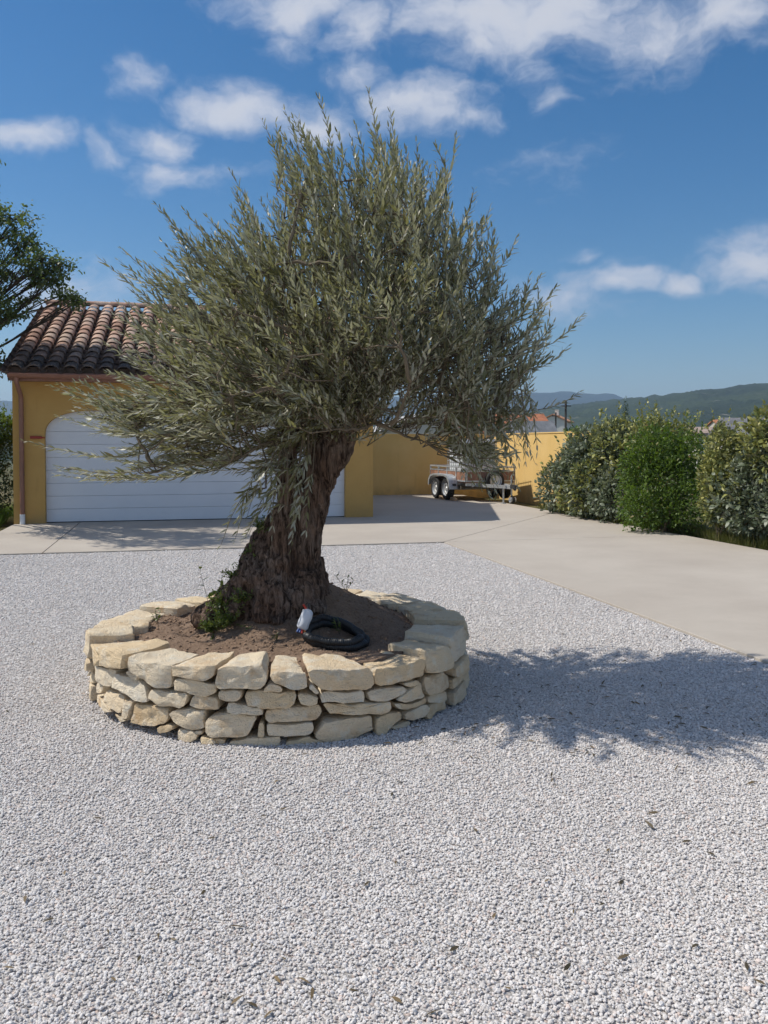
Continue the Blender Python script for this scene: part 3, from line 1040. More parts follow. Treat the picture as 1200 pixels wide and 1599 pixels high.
def build_crown():
    rng = np.random.default_rng(21)
    fork = np.array(at(505, 640, TY + .08))
    # twig tips inside the outline, with a depth profile
    cand = 30000
    x = rng.uniform(80, 910, cand); y = rng.uniform(140, 770, cand)
    ok = in_poly(x, y, CROWN); x, y = x[ok], y[ok]
    ed = edge_dist(x, y, CROWN)
    ok = ed > 16 + rng.uniform(-14, 14, len(x)); x, y, ed = x[ok], y[ok], ed[ok]
    half = 1.22 * np.sqrt(np.clip(ed / 235, 0, 1)) + .10
    # thinner where the left fringe trails off
    half *= np.clip((x - 40) / 240, .45, 1)
    dep = rng.uniform(-1, 1, len(x))
    keep = rng.uniform(0, 1, len(x)) < (half / half.max()) ** .75
    x, y, half, dep, ed = x[keep], y[keep], half[keep], dep[keep], ed[keep]
    n = min(len(x), 1750)
    x, y, half, dep, ed = x[:n], y[:n], half[:n], dep[:n], ed[:n]
    tips = np.array([at(a, b, TY + d * h) for a, b, d, h in zip(x, y, dep, half)])
    lens = rng.uniform(.24, .50, n)
    droopy = (y > 640)
    # growth direction: away from the fork, swept up and to the left by the wind
    dirs = tips - fork
    dist = np.linalg.norm(dirs, axis=1, keepdims=True)
    dirs = dirs / dist
    dirs = dirs * 1.0 + np.array([-.26, 0, .34]) + rng.normal(0, .22, dirs.shape)
    dirs /= np.linalg.norm(dirs, axis=1, keepdims=True)
    specials = [(575, 140, .55, 0), (497, 148, .55, .1), (610, 176, .5, -.1), (650, 222, .4, .1), (712, 212, .5, 0), (410, 188, .55, .1), (445, 172, .45, -.1), (245, 320, .5, 0), (290, 330, .4, -.2), (360, 268, .45, .1), (155, 403, .55, 0), (190, 388, .5, .1),
                (911, 490, .55, 0), (888, 540, .45, .1), (905, 612, .45, -.2), (868, 448, .35, .1), (38, 688, .75, -.1), (78, 602, .7, 0), (98, 736, .6, -.1), (110, 640, .5, .1), (165, 742, .45, -.15), (268, 738, .35, -.3), (195, 640, .5, -.2), (140, 590, .5, .2),
                (806, 372, .4, 0), (765, 325, .4, .1), (740, 298, .4, 0), (845, 430, .4, 0), (525, 200, .35, .3), (550, 230, .3, -.3), (480, 215, .4, 0)]
    ht = [(345, 852, .42, -.42), (372, 812, .36, -.45), (388, 838, .36, -.38), (425, 850, .40, -.48), (455, 858, .40, -.5), (478, 828, .34, -.48), (395, 770, .30, -.42), (808, 758, .38, -.2), (765, 775, .34, -.25), (835, 722, .4, 0), (840, 705, .35, -.2), (752, 762, .3, -.3), (775, 772, .3, -.1)]
    for _ in range(11):
        ht.append((rng.uniform(365, 468), rng.uniform(775, 850), rng.uniform(.26, .40), rng.uniform(-.52, -.36)))
    for _ in range(30):
        ht.append((rng.uniform(722, 832), rng.uniform(640, 752), rng.uniform(.25, .4), rng.uniform(-.5, .5)))
    for _ in range(34):                     # the sparse trailing fringe at lower left
        a_, b_ = rng.uniform(85, 330), rng.uniform(560, 748)
        if a_ < 160 and b_ < 590: continue
        specials.append((a_, b_, rng.uniform(.38, .62), rng.uniform(-.45, .4)))
    for _ in range(40):                     # under-skirt of the crown
        specials.append((rng.uniform(240, 470), rng.uniform(670, 742), rng.uniform(.3, .45), rng.uniform(-.6, .5)))
    T2, D2, L2 = [], [], []
    for (a, b, l, d) in specials:
        T2.append(np.array(at(a, b, TY + d)))
        v = T2[-1] - fork; v /= np.linalg.norm(v); v = v + np.array([-.12 if a < 700 else .05, 0, .22]); D2.append(v / np.linalg.norm(v)); L2.append(l)
    nsp = len(specials)
    for k, (a, b, l, d) in enumerate(ht):
        T2.append(np.array(at(a, b, TY + d)))
        v = np.array([-.50, -.1, -.62]) if a < 415 else np.array([-.12, -.08, -.9]) if a < 500 else np.array([.28, -.05, -.65])
        v = v + rng.normal(0, .12, 3); D2.append(v / np.linalg.norm(v)); L2.append(l)
    tips = np.concatenate([tips, T2]); dirs = np.concatenate([dirs, D2]); lens = np.concatenate([lens, L2])
    hang = np.zeros(len(tips), bool); hang[n + nsp:] = True
    low = np.concatenate([droopy, np.zeros(len(T2), bool)])
    P, D, Nn, L, Wd, R = [], [], [], [], [], []
    stems = MB()
    bases = []
    for i in range(len(tips)):
        ln, d, tip = lens[i], dirs[i].copy(), tips[i]
        if low[i]:
            d[2] -= rng.uniform(.25, .8); d /= np.linalg.norm(d)
        base = tip - d * ln
        bend = np.array([-.10, 0, .08]) * ln if not hang[i] else np.array([0, 0, .30]) * ln
        # the bend lifts the middle; the tip stays where it is
        m = 5
        ts = np.linspace(0, 1, m)
        path = base + np.outer(ts, tip - base) - np.outer(np.sin(ts * math.pi), bend) * (1 if not hang[i] else -1)
        bases.append((path[0], i))
        stems.tube([Vector(p) - OFF for p in path], [.0032, .0027, .0022, .0016, .001], 4, caps=False)
        step = rng.uniform(.021, .028)
        k = int(ln / step)
        tt = np.linspace(.06, 1.0, k)
        rot0 = rng.uniform(0, math.pi)
        u = np.cross(d, rng.normal(0, 1, 3)); u /= np.linalg.norm(u); w = np.cross(d, u)
        tone = rng.normal(0, .17)
        flip = .16 + .34 * max(0, min(1, (-.1 - tip[0]) / 1.2)) + (.15 if tip[2] > 2.9 else 0)
        for j, t in enumerate(tt):
            p = base + t * (tip - base) - math.sin(t * math.pi) * bend * (1 if not hang[i] else -1)
            an = rot0 + (j % 2) * math.pi / 2 + rng.normal(0, .2)
            side = u * math.cos(an) + w * math.sin(an)
            tl = .071 * (1 - .45 * t ** 4) * rng.uniform(.75, 1.25)
            for sg in (1, -1):
                if rng.random() < .07: continue
                spread = rng.uniform(.45, 1.0) * (1 - .35 * t)
                dv = d + side * sg * spread + np.array([-.16, 0, .0]) + rng.normal(0, .14, 3)
                if hang[i]: dv[2] -= .1
                P.append(p); D.append(dv)
                nn = np.array([0, 0, 1.0]) + d * .5 - side * sg * .45 + rng.normal(0, .38, 3)
                if rng.random() < flip: nn = -nn
                Nn.append(nn); L.append(tl); Wd.append(tl * rng.uniform(.185, .25))
                R.append(min(.999, max(0, rng.random() * .84 + tone + .10 + (.09 if rng.random() < .07 else 0))))
    crown = link('crown', leaf_mesh('crown', np.array(P) - np.array(OFF), D, Nn, L, Wd, R, .10), M['olive'], olive)
    tag(crown, kind='stuff')
    print('olive leaves', len(P))
    # branches: carry the twigs back to the limbs
    B = np.array([b[0] for b in bases])
    starts = [np.array(at(*a)) for a in ((610, 470, TY + .3), (535, 640, TY + .12), (560, 590, TY + .2), (448, 600, TY + .02), (425, 540, TY + .08), (490, 580, TY - .12), (470, 500, TY - .2), (470, 540, TY + .45), (430, 450, TY + .55), (660, 570, TY - .05), (600, 600, TY + .05), (720, 545, TY - .1), (400, 480, TY + .12), (460, 430, TY - .25), (615, 420, TY + .32))]
    S = np.array(starts)
    # farthest-point choice of branch ends
    ends = [int(np.argmax(np.linalg.norm(B - fork, axis=1)))]
    dmin = np.linalg.norm(B - B[ends[0]], axis=1)
    dmin[n + nsp:] = 0
    for _ in range(95):
        j = int(np.argmax(dmin)); ends.append(j)
        dmin = np.minimum(dmin, np.linalg.norm(B - B[j], axis=1))
    nodes = [(s, .010) for s in starts]
    for j in sorted(ends, key=lambda q: np.linalg.norm(B[q] - fork)):
        e = B[j]
        NP = np.array([q[0] for q in nodes])
        dd = np.linalg.norm(NP - e, axis=1) + .25 * np.linalg.norm(NP - fork, axis=1)
        q = int(np.argmin(dd)); s = nodes[q][0]
        ln = np.linalg.norm(e - s)
        if ln < .05: continue
        midp = (s + e) / 2 + np.array([.05, 0, -.10]) * ln + rng.normal(0, .05, 3) * ln
        pts, rad = [], []
        for t in np.linspace(0, 1, 8):
            p = (1 - t) ** 2 * s + 2 * t * (1 - t) * midp + t * t * e + rng.normal(0, .006, 3)
            pts.append(Vector(p) - OFF); rad.append(.0105 * (1 - t) + .0035)
            if t > .2: nodes.append((np.array(pts[-1] + OFF), rad[-1]))
        stems.tube(pts, rad, 5, caps=False)
    NP = np.array([q[0] for q in nodes])
    for b, i in bases:
        dd = np.linalg.norm(NP - b, axis=1)
        if hang[i]: dd = dd + 5 * (NP[:, 2] < b[2] + .12) + 1.2 * np.abs(NP[:, 0] - b[0])
        q = int(np.argmin(dd))
        s = NP[q]
        if np.linalg.norm(s - b) > .02:
            mm = (s + b) / 2 + rng.normal(0, .02, 3)
            if hang[i]: mm = s * .45 + b * .55 + np.array([.02, -.03, .05])
            stems.tube([Vector(s) - OFF, Vector(mm) - OFF, Vector(b) - OFF], [.0045, .004, .0032], 4, caps=False)
    br = stems.build('branches', M['twig'], olive)
    tag(br, kind='stuff')
    # basal suckers on the foot of the trunk
    for (a, b, dy, sz, k) in ((372, 905, -.16, .11, 26), (350, 945, -.24, .12, 34), (335, 985, -.30, .12, 40), (395, 870, -.12, .10, 22), (360, 975, -.32, .13, 44), (378, 940, -.26, .1, 26), (410, 830, -.1, .09, 16)):
        c = np.array(at(a, b, TY + dy))
        P, D, Nn, L, Wd, R = [], [], [], [], [], []
        for q in range(k):
            dv = rng.normal(0, 1, 3) * np.array([1, .8, .5]) + np.array([-.5, -.3, .9])
            dv /= np.linalg.norm(dv)
            ln = sz * rng.uniform(.4, 1.1)
            for t in np.linspace(.2, 1, 7):
                for sg in (1, -1):
                    P.append(c + dv * ln * t); D.append(dv * .8 + sg * np.cross(dv, rng.normal(0, 1, 3)) * .8)
                    Nn.append(rng.normal(0, .6, 3) + np.array([0, -.2, 1])); l = rng.uniform(.014, .026); L.append(l); Wd.append(l * .42); R.append(rng.random())
        link('sucker', leaf_mesh('sucker', np.array(P) - np.array(OFF), D, Nn, L, Wd, R, .1), M['sucker'], olive)


M['sucker'] = leaf_mat('sucker_leaf', [(0.0, (.05, .075, .018)), (.5, (.085, .12, .025)), (.85, (.13, .17, .035)), (1.0, (.16, .13, .05))], (.12, .15, .06), .6, .45, .3, (.22, .30, .03))
build_crown()

# ------------------------------------------------------------------ garage
garage = empty('garage', (G0.x, G0.y, 0), TH)
tag(garage, 'ochre rendered garage with clay tiled roof and wide white arched door', 'garage')
EAVE = 2.74
RUN, PITCHR = 5.0, 0.38
OH = 0.42                     # eave overhang
DX0, DX1 = .545, GL - .545    # door opening
DX1 = 6.18
ZS, ZT = 1.70, 2.16


def arch_pts():
    out = [(DX0, 0.0), (DX0, ZS)]
    rw = .95
    for k in range(1, 13):
        a = k / 12 * math.pi / 2
        out.append((DX0 + rw * (1 - math.cos(a) ** .83), ZS + (ZT - ZS) * math.sin(a) ** .83))
    for k in range(11, -1, -1):
        a = k / 12 * math.pi / 2
        out.append((DX1 - rw * (1 - math.cos(a) ** .83), ZS + (ZT - ZS) * math.sin(a) ** .83))
    out += [(DX1, 0.0)]
    return out


ap = arch_pts()
outline = [(0, 0)] + ap + [(GL, 0), (GL, EAVE + .05), (0, EAVE + .05)]
mb = MB().prism(outline, lambda a, b, k: (a, 0.0 if k == 0 else .22, b - .05))
# flanks and back
ridge = EAVE + (RUN - OH) * PITCHR
DEP = 2 * (RUN - OH)
for x0, x1 in ((0.003, .2), (GL - .2, GL - .003)):
    pr = [(.222, -.05), (DEP, -.05), (DEP, EAVE), (DEP / 2, ridge - .05), (.222, EAVE + .03)]
    mb.prism(pr, lambda a, b, k, x0=x0, x1=x1: (x0 if k == 0 else x1, a, b))
mb.box(.203, GL - .203, DEP - .2, DEP - .002, -.05, EAVE)
wall = mb.build('wall', M['ochre'], garage)

# sectional door: each panel its own piece
door = empty('garage_door', (0, .15, 0), 0, garage)
nP = 9
ph = (ZT + .04 - .03) / nP
for k in range(nP):
    z0 = .03 + k * ph
    MB().box(DX0 - .05, DX1 + .05, 0, .035, z0 + .002, z0 + ph - .002).build('door_panel', M['door'], door, bevel=.003)
MB().box(DX0 - .05, DX1 + .05, .036, .055, .03, ZT + .06).build('door_backing', M['door'], door)
MB().box(DX0 - .02, DX1 + .02, -.004, .034, .004, .029).build('bottom_seal', M['rubber'], door)

# roof
roof = empty('roof', (0, -OH, EAVE + .02), 0, garage)
VX0, VX1 = -.03, GL + .02
slope = math.atan(PITCHR); SL = RUN / math.cos(slope)
ndk = MB()
ndk.prism([(0, -.05), (RUN, RUN * PITCHR - .05), (2 * RUN, -.05), (2 * RUN, -.13), (RUN, RUN * PITCHR - .15), (0, -.13)], lambda a, b, k: (VX0 + .03 if k == 0 else VX1 - .03, a, b))
ndk.build('roof_deck', M['dark'], roof)
TW = .300
ncol = int((VX1 - VX0) / TW); TW = (VX1 - VX0) / ncol
EXP = .355
nrow = int(SL / EXP); EXP = SL / nrow


def tile_mesh(l, r0, r1, th=.016, n=10, up=True, hb=.9):
    V, Q = [], []
    for (yy, r) in ((0, r0), (l, r1)):
        for rr in (r, r - th):
            for k in range(n + 1):
                a = math.pi * k / n
                zz = rr * math.sin(a) * hb
                V.append((rr * math.cos(a), yy, zz if up else -zz))
    m_ = n + 1
    for k in range(n):
        Q += [(k, k + 1, 2 * m_ + k + 1, 2 * m_ + k), (m_ + k + 1, m_ + k, 3 * m_ + k, 3 * m_ + k + 1), (k + 1, k, m_ + k, m_ + k + 1), (2 * m_ + k, 2 * m_ + k + 1, 3 * m_ + k + 1, 3 * m_ + k)]
    return V, Q


V, Q = tile_mesh(EXP + .07, .128, .106, hb=.68)
tile_me = mesh_np('tile', V, None, Q)
tile_me.polygons.foreach_set('use_smooth', [True] * len(tile_me.polygons)); tile_me.set_sharp_from_angle(angle=math.radians(40))
tile_me.materials.append(M['tile'])
rt = random.Random(11)
pal = [(.50, .30, .215), (.55, .345, .25), (.60, .41, .31), (.45, .26, .18), (.58, .43, .335), (.52, .36, .275)]
rest_v, rest_q = [], []
made = 0
for cI in range(ncol):
    for rI in range(nrow):
        x = VX0 + (cI + .5) * TW + rt.uniform(-.008, .008)
        dist = rI * EXP + rt.uniform(-.008, .008)
        y, z = dist * math.cos(slope), dist * math.sin(slope)
        rot = (slope - .045 + rt.uniform(-.012, .012), 0, rt.uniform(-.02, .02))
        if made < 300:
            o = link('roof_tile', tile_me, None, roof)
            o.location = (x, y - .08 * math.cos(slope), z + .045)
            o.rotation_euler = rot
            c = pal[rt.randrange(6)]
            g = rt.uniform(.8, 1.15)
            gr = max(0, min(1, (4.2 - rI + rt.uniform(-1.4, 1.4)) / 3.2))     # weathered lower courses
            c = [v * g * (1 - gr) + w * gr for v, w in zip(c, (.075, .06, .052))]
            o.color = (*c, 1)
            made += 1
        else:
            mt = Matrix.Translation((x, y - .08 * math.cos(slope), z + .045)) @ Matrix.Rotation(rot[0], 4, 'X')
            b0 = len(rest_v)
            rest_v += [tuple(mt @ Vector(p)) for p in V]
            rest_q += [tuple(i + b0 for i in q) for q in Q]
if rest_v:
    ro = link('roof_tiles_far_side', mesh_np('roof_tiles_far_side', rest_v, None, rest_q), M['tile'], roof)
    ro.name = 'tile_run'; ro.color = (.42, .26, .18, 1); tag(ro, kind='stuff')
# channel tiles between the covers
cv, cq = [], []
Vc, Qc = tile_mesh(EXP + .06, .085, .105, .014, 8, False)
for cI in range(ncol + 1):
    for rI in range(nrow):
        d_ = rI * EXP
        mt = Matrix.Translation((VX0 + cI * TW, d_ * math.cos(slope) - .06, d_ * math.sin(slope) + .052)) @ Matrix.Rotation(slope - .03, 4, 'X')
        b0 = len(cv)
        cv += [tuple(mt @ Vector(p)) for p in Vc]; cq += [tuple(i + b0 for i in q) for q in Qc]
MB().box(VX0 + .02, VX1 - .02, .03, .06, -.05, .10).build('eave_mortar', M['mortar'], roof)
ch = link('channel_tiles', mesh_np('channel_tiles', cv, None, cq), M['tile'], roof); ch.color = (.15, .10, .075, 1); tag(ch, kind='stuff')
Vr, Qr = tile_mesh(.42, .125, .11)
ridge_me = mesh_np('ridge_tile', Vr, None, Qr); ridge_me.materials.append(M['tile'])
ridge_me.polygons.foreach_set('use_smooth', [True] * len(ridge_me.polygons)); ridge_me.set_sharp_from_angle(angle=math.radians(40))
k = 0
x = VX0 - .02
while x < VX1 - .1:
    o = link('ridge_tile', ridge_me, None, roof)
    o.location = (x, RUN - .02, RUN * PITCHR + .075)
    o.rotation_euler = (0, 0, -math.pi / 2)
    o.rotation_euler = (0, .0, -math.pi / 2)
    c = pal[rt.randrange(6)]; o.color = (*[v * 1.05 for v in c], 1)
    x += .365
# gutter, fascia, downpipe
g = MB()
pr = [(.075 * math.cos(math.pi + a), .07 * math.sin(math.pi + a)) for a in np.linspace(0, math.pi, 9)]
pr = pr + [(a * .9, b * .9) for a, b in reversed(pr)]
g.prism(pr, lambda a, b, k: (VX0 + .05 if k == 0 else VX1 - .05, -OH - .10 + a, EAVE - .02 + b))
g.tube([(VX0 + .05, -OH - .175, EAVE - .02), (VX1 - .05, -OH - .175, EAVE - .02)], .011, 6)
g.build('gutter', M['brown_metal'], garage, smooth=40)
MB().box(VX0 + .06, VX1 - .06, -OH - .02, -OH + .005, EAVE - .13, EAVE + .02).build('fascia', M['brown_metal'], garage)
MB().box(VX0 + .06, VX1 - .06, -OH + .006, -.002, EAVE - .115, EAVE - .095).build('soffit', M['brown_metal'], garage)
dpx = .16
dp = MB().tube([(dpx, -OH - .10, EAVE - .08), (dpx, -OH - .10, EAVE - .16), (dpx, -.10, EAVE - .36), (dpx, -.065, EAVE - .46), (dpx, -.065, .20)], .042, 12)
pipe = dp.build('downpipe', M['brown_metal'], garage, smooth=50)
MB().tube([(dpx, -.065, .20), (dpx, -.065, .02)], .046, 12).build('pipe_shoe', M['white_plastic'], pipe, smooth=50)
for z in (.9, 1.9):
    MB().tube([(dpx, -.065, z), (dpx, -.065, z + .03)], .047, 12).build('pipe_clip', M['brown_metal'], pipe, smooth=50)
la = MB().box(.30, .50, -.045, -.002, 1.58, 1.63)
la.tube([(.48, -.03, 1.60), (.56, -.03, 1.60)], .012, 8)
la.build('door_bracket', simple('red_paint', (.30, .035, .022), .5), garage, bevel=.006)

# ------------------------------------------------------------------ boundary walls
WS, WT, WH = 11.95, 7.1, 1.73
bw = empty('boundary_wall', (*loc(GL + .01, WT).xy, 0), TH)
tag(bw, 'ochre rendered boundary wall behind the trailer, in shade', 'wall')
MB().box(0, WS - GL + .22, 0, .2, -.12, WH).build('wall_face', M['ochre_wall'], bw)
MB().box(0, WS - GL + .24, -.015, .215, WH + .002, WH + .035).build('coping', M['ochre_wall'], bw, bevel=.006)
bw2 = empty('boundary_wall', (*loc(WS, WT - .002).xy, 0), TH)
tag(bw2, 'sunlit yellow boundary wall running forward behind the hedge', 'wall')
MB().box(0, .2, -6.3, -.0, -.12, WH + .01).build('wall_face', M['ochre_wall'], bw2)
MB().box(-.015, .215, -6.31, -.02, WH + .012, WH + .045).build('coping', M['ochre_wall'], bw2, bevel=.006)

# ------------------------------------------------------------------ trailer
RL, FL = Vector((1.30, 24.1, 0)), Vector((2.07, 21.8, 0))
fd = (FL - RL).normalized()                        # forward
yaw = math.atan2(fd.y, fd.x)                       # local +x = forward, +y = left as the trailer drives
tl_, tw_ = (FL - RL).length, 1.36
ctr = (RL + FL) / 2 + Vector((-fd.y, fd.x, 0)) * (tw_ / 2)
# photograph's near flank is the trailer's right-hand side seen from the drawbar: local -y
trailer = empty('trailer', (ctr.x, ctr.y, .018), yaw)
tag(trailer, 'galvanised twin axle trailer with plywood sides parked against the ochre wall', 'trailer')
hl, hw_ = tl_ / 2, tw_ / 2
FZ = .50
ch = MB()
for s in (-1, 1):
    ch.box(-hl, hl, s * hw_ * .72 - .03, s * hw_ * .72 + .03, FZ - .13, FZ - .03)
for xx in (-hl + .03, -.5, 0.0, .5, hl - .03):
    ch.box(xx - .025, xx + .025, -hw_ + .01, hw_ - .01, FZ - .10, FZ - .031)
for xx in (-.36, .36):
    ch.tube([(xx, -hw_ - .12, .29), (xx, hw_ + .12, .29)], .03, 8)
    for s in (-1, 1):
        ch.box(xx - .08, xx + .08, s * hw_ * .72 - .02, s * hw_ * .72 + .02, .27, FZ - .12)
ch.build('chassis', M['galv'], trailer)
MB().box(-hl, hl, -hw_, hw_, FZ - .03, FZ).build('floor', M['ply'], trailer)
PH = .38


def side(name, a, b):
    """framed panel between two plan points"""
    a, b = Vector(a), Vector(b)
    t = (b - a).normalized(); nrm = Vector((-t.y, t.x))
    ln = (b - a).length
    fr = MB()

    def bar(u0, u1, z0, z1, d=.022):
        p = [a + t * u0 - nrm * d, a + t * u1 - nrm * d, a + t * u1 + nrm * d, a + t * u0 + nrm * d]
        fr.prism([tuple(q) for q in p], lambda x_, y_, k: (x_, y_, FZ + .002 + (z0 if k == 0 else z1)))
    bar(0, ln, 0, .035); bar(0, ln, PH - .035, PH); bar(0, ln, PH * .66, PH * .66 + .02, .018)
    m_ = max(2, int(round(ln / .62)))
    for k in range(m_ + 1):
        u = ln * k / m_
        bar(max(0, u - .02), min(ln, u + .02), .0352, PH - .0352, .021)
    o = fr.build(name, M['galv'], trailer)
    pn = MB()
    p = [a - nrm * .008, b - nrm * .008, b + nrm * .008, a + nrm * .008]
    pn.prism([tuple(q) for q in p], lambda x_, y_, k: (x_, y_, FZ + (.02 if k == 0 else PH * .66)))
    pn.build('plywood_panel', M['ply'], o)
    return o


side('side_gate', (-hl, -hw_), (hl, -hw_)); side('side_gate', (-hl, hw_), (hl, hw_))
side('front_gate', (hl + .026, -hw_), (hl + .026, hw_)); side('tail_gate', (-hl - .026, -hw_), (-hl - .026, hw_))


def wheel(parent, x, y, z, r=.29, w=.165, ax='Y', out=1):
    root = empty('wheel', (x, y, z), 0, parent)
    prof = [(r * .66, -w / 2), (r * .90, -w / 2), (r * .985, -w * .36), (r, -w * .2), (r, w * .2), (r * .985, w * .36), (r * .90, w / 2), (r * .66, w / 2), (r * .64, 0), (r * .66, -w / 2)]
    MB().lathe(prof, 28, ax).build('tyre', M['rubber'], root, smooth=35)
    o_ = out
    rp = [(0.001, .052 * o_), (r * .16, .052 * o_), (r * .2, .04 * o_), (r * .30, .03 * o_), (r * .38, .05 * o_), (r * .5, .055 * o_), (r * .56, .03 * o_), (r * .63, .075 * o_), (r * .66, .078 * o_), (r * .645, -.07 * o_), (r * .45, -.02 * o_), (0.001, -.02 * o_)]
    MB().lathe(rp, 24, ax).build('rim', M['rim'], root, smooth=35)
    return root


M['rim'] = simple('silver_rim', (.62, .63, .64), .38, .45, var=.1)
for s in (-1, 1):
    for xx in (-.36, .36):
        wheel(trailer, xx, s * (hw_ + .14), .29, out=s)
    fe = MB()
    prof = []
    for (px_, pz_) in [(-.74, .38), (-.72, .52), (-.60, .63), (-.40, .67), (.40, .67), (.60, .63), (.72, .52), (.76, .30)]:
        prof.append((px_, pz_))
    inn = [(a * .975, b - .012) for a, b in reversed(prof)]
    y0, y1 = s * (hw_ + .035), s * (hw_ + .265)
    fe.prism(prof + inn, lambda a, b, k, y0=y0, y1=y1: (a, y0 if k == 0 else y1, b))
    yo = s * (hw_ + .262)
    lip = [(a, b) for a, b in prof] + [(a * .93, b - .045) for a, b in reversed(prof)]
    fe.prism(lip, lambda a, b, k, yo=yo, s=s: (a, yo if k == 0 else yo + s * .006, b))
    fo = fe.build('fender', M['galv'], trailer, smooth=45)
    MB().box(.735, .752, s * (hw_ + .12) - .05, s * (hw_ + .12) + .05, .38, .44).build('reflector', M['dark'], fo)
db = MB()
for s in (-1, 1):
    db.prism([(hl - .2, s * .42 - .03), (hl - .2, s * .42 + .03), (hl + 1.0, s * .05 + .03), (hl + 1.0, s * .05 - .03)] if True else [], lambda a, b, k: (a, b, FZ - .125 if k == 0 else FZ - .045))
db.box(hl + .95, hl + 1.18, -.045, .045, FZ - .13, FZ - .04)
db.build('drawbar', M['galv'], trailer)
cp = MB().box(hl + 1.18, hl + 1.38, -.04, .04, FZ - .11, FZ - .02)
cp.tube([(hl + 1.33, 0, FZ - .13), (hl + 1.40, 0, FZ - .07), (hl + 1.41, 0, FZ - .03)], .045, 10)
cp.tube([(hl + 1.18, 0, FZ - .02), (hl + 1.22, 0, FZ + .08), (hl + 1.15, 0, FZ + .14)], .012, 6)
cp.build('coupling', M['dark'], trailer)
jk = MB().tube([(hl + .98, .10, FZ + .18), (hl + .98, .10, .16)], .024, 10)
jk.tube([(hl + .98, .10, FZ + .18), (hl + .98, .10, FZ + .20), (hl + 1.12, .10, FZ + .21)], .010, 6)
jk.build('jockey_stand', M['galv'], trailer, smooth=50)
jw = wheel(trailer, hl + 1.02, .10, .10, .10, .06)
sp_ = wheel(trailer, hl + .14, .05, FZ + .03, .25, .13, 'X')
sl = MB().tube([(hl + .9, -.08, FZ - .08), (hl + .9, -.08, .03)], .022, 8); sl.box(hl + .85, hl + .95, -.13, -.03, .0, .02)
sl.build('prop_stand', M['galv'], trailer)
# wooden blocks under the wheels
for (xx, yy, rz_, lb) in ((.70, -hw_ - .12, .2, 'small wooden chock against the front tyre of the trailer'), (-.02, -hw_ - .16, -.3, 'small wooden chock wedged between the two trailer tyres')):
    p = trailer.location + Vector((math.cos(yaw) * xx - math.sin(yaw) * yy, math.sin(yaw) * xx + math.cos(yaw) * yy, 0))
    o = MB().prism([(-.10, 0), (.10, 0), (.09, .05), (-.06, .095)], lambda a, b, k: (a, -.06 if k == 0 else .06, b)).build('wheel_chock', M['wood'], None, bevel=.006)
    o.location = (p.x, p.y, .019); o.rotation_euler = (0, 0, yaw + rz_)
    tag(o, lb, 'chock')

# tank in the trailer
ix = hl - 1.15
tk = empty('water_tank', (ctr.x + fd.x * ix, ctr.y + fd.y * ix, .018 + FZ + .001), yaw)
tag(tk, 'white caged bulk liquid tank standing in the trailer', 'tank')
TS, TZ = .50, 1.0
M['tankp'] = simple('white_tank_plastic', (.74, .77, .80), .35, var=.04, scale=3)
MB().box(-TS + .03, TS - .03, -TS + .03, TS - .03, .135, 1.08).build('container', M['tankp'], tk, bevel=.05)
ca = MB()
for k in range(9):
    z = .16 + k * .115
    q = TS
    ca.tube([(-q, -q, z), (q, -q, z), (q, q, z), (-q, q, z), (-q, -q, z)], .0095, 6)
for k in range(8):
    u = -TS + (k + .5) * 2 * TS / 8
    for s in (-1, 1):
        ca.tube([(u, s * (TS + .012), .13), (u, s * (TS + .012), 1.10)], .0095, 6)
        ca.tube([(s * (TS + .012), u, .13), (s * (TS + .012), u, 1.10)], .0095, 6)
ca.build('cage', M['galv'], tk)
pa = MB()
for u in (-.45, 0, .45):
    pa.box(-.5, .5, u - .05, u + .05, .02, .11)
pa.box(-.5, .5, -.5, .5, .111, .13)
pa.build('pallet', M['galv'], tk)
MB().tube([(0, 0, 1.08), (0, 0, 1.13)], .11, 16).build('cap', M['wire_red'], tk)
MB().tube([(TS + .01, 0, .18), (TS + .12, 0, .18)], .035, 12).build('valve', M['dark'], tk)


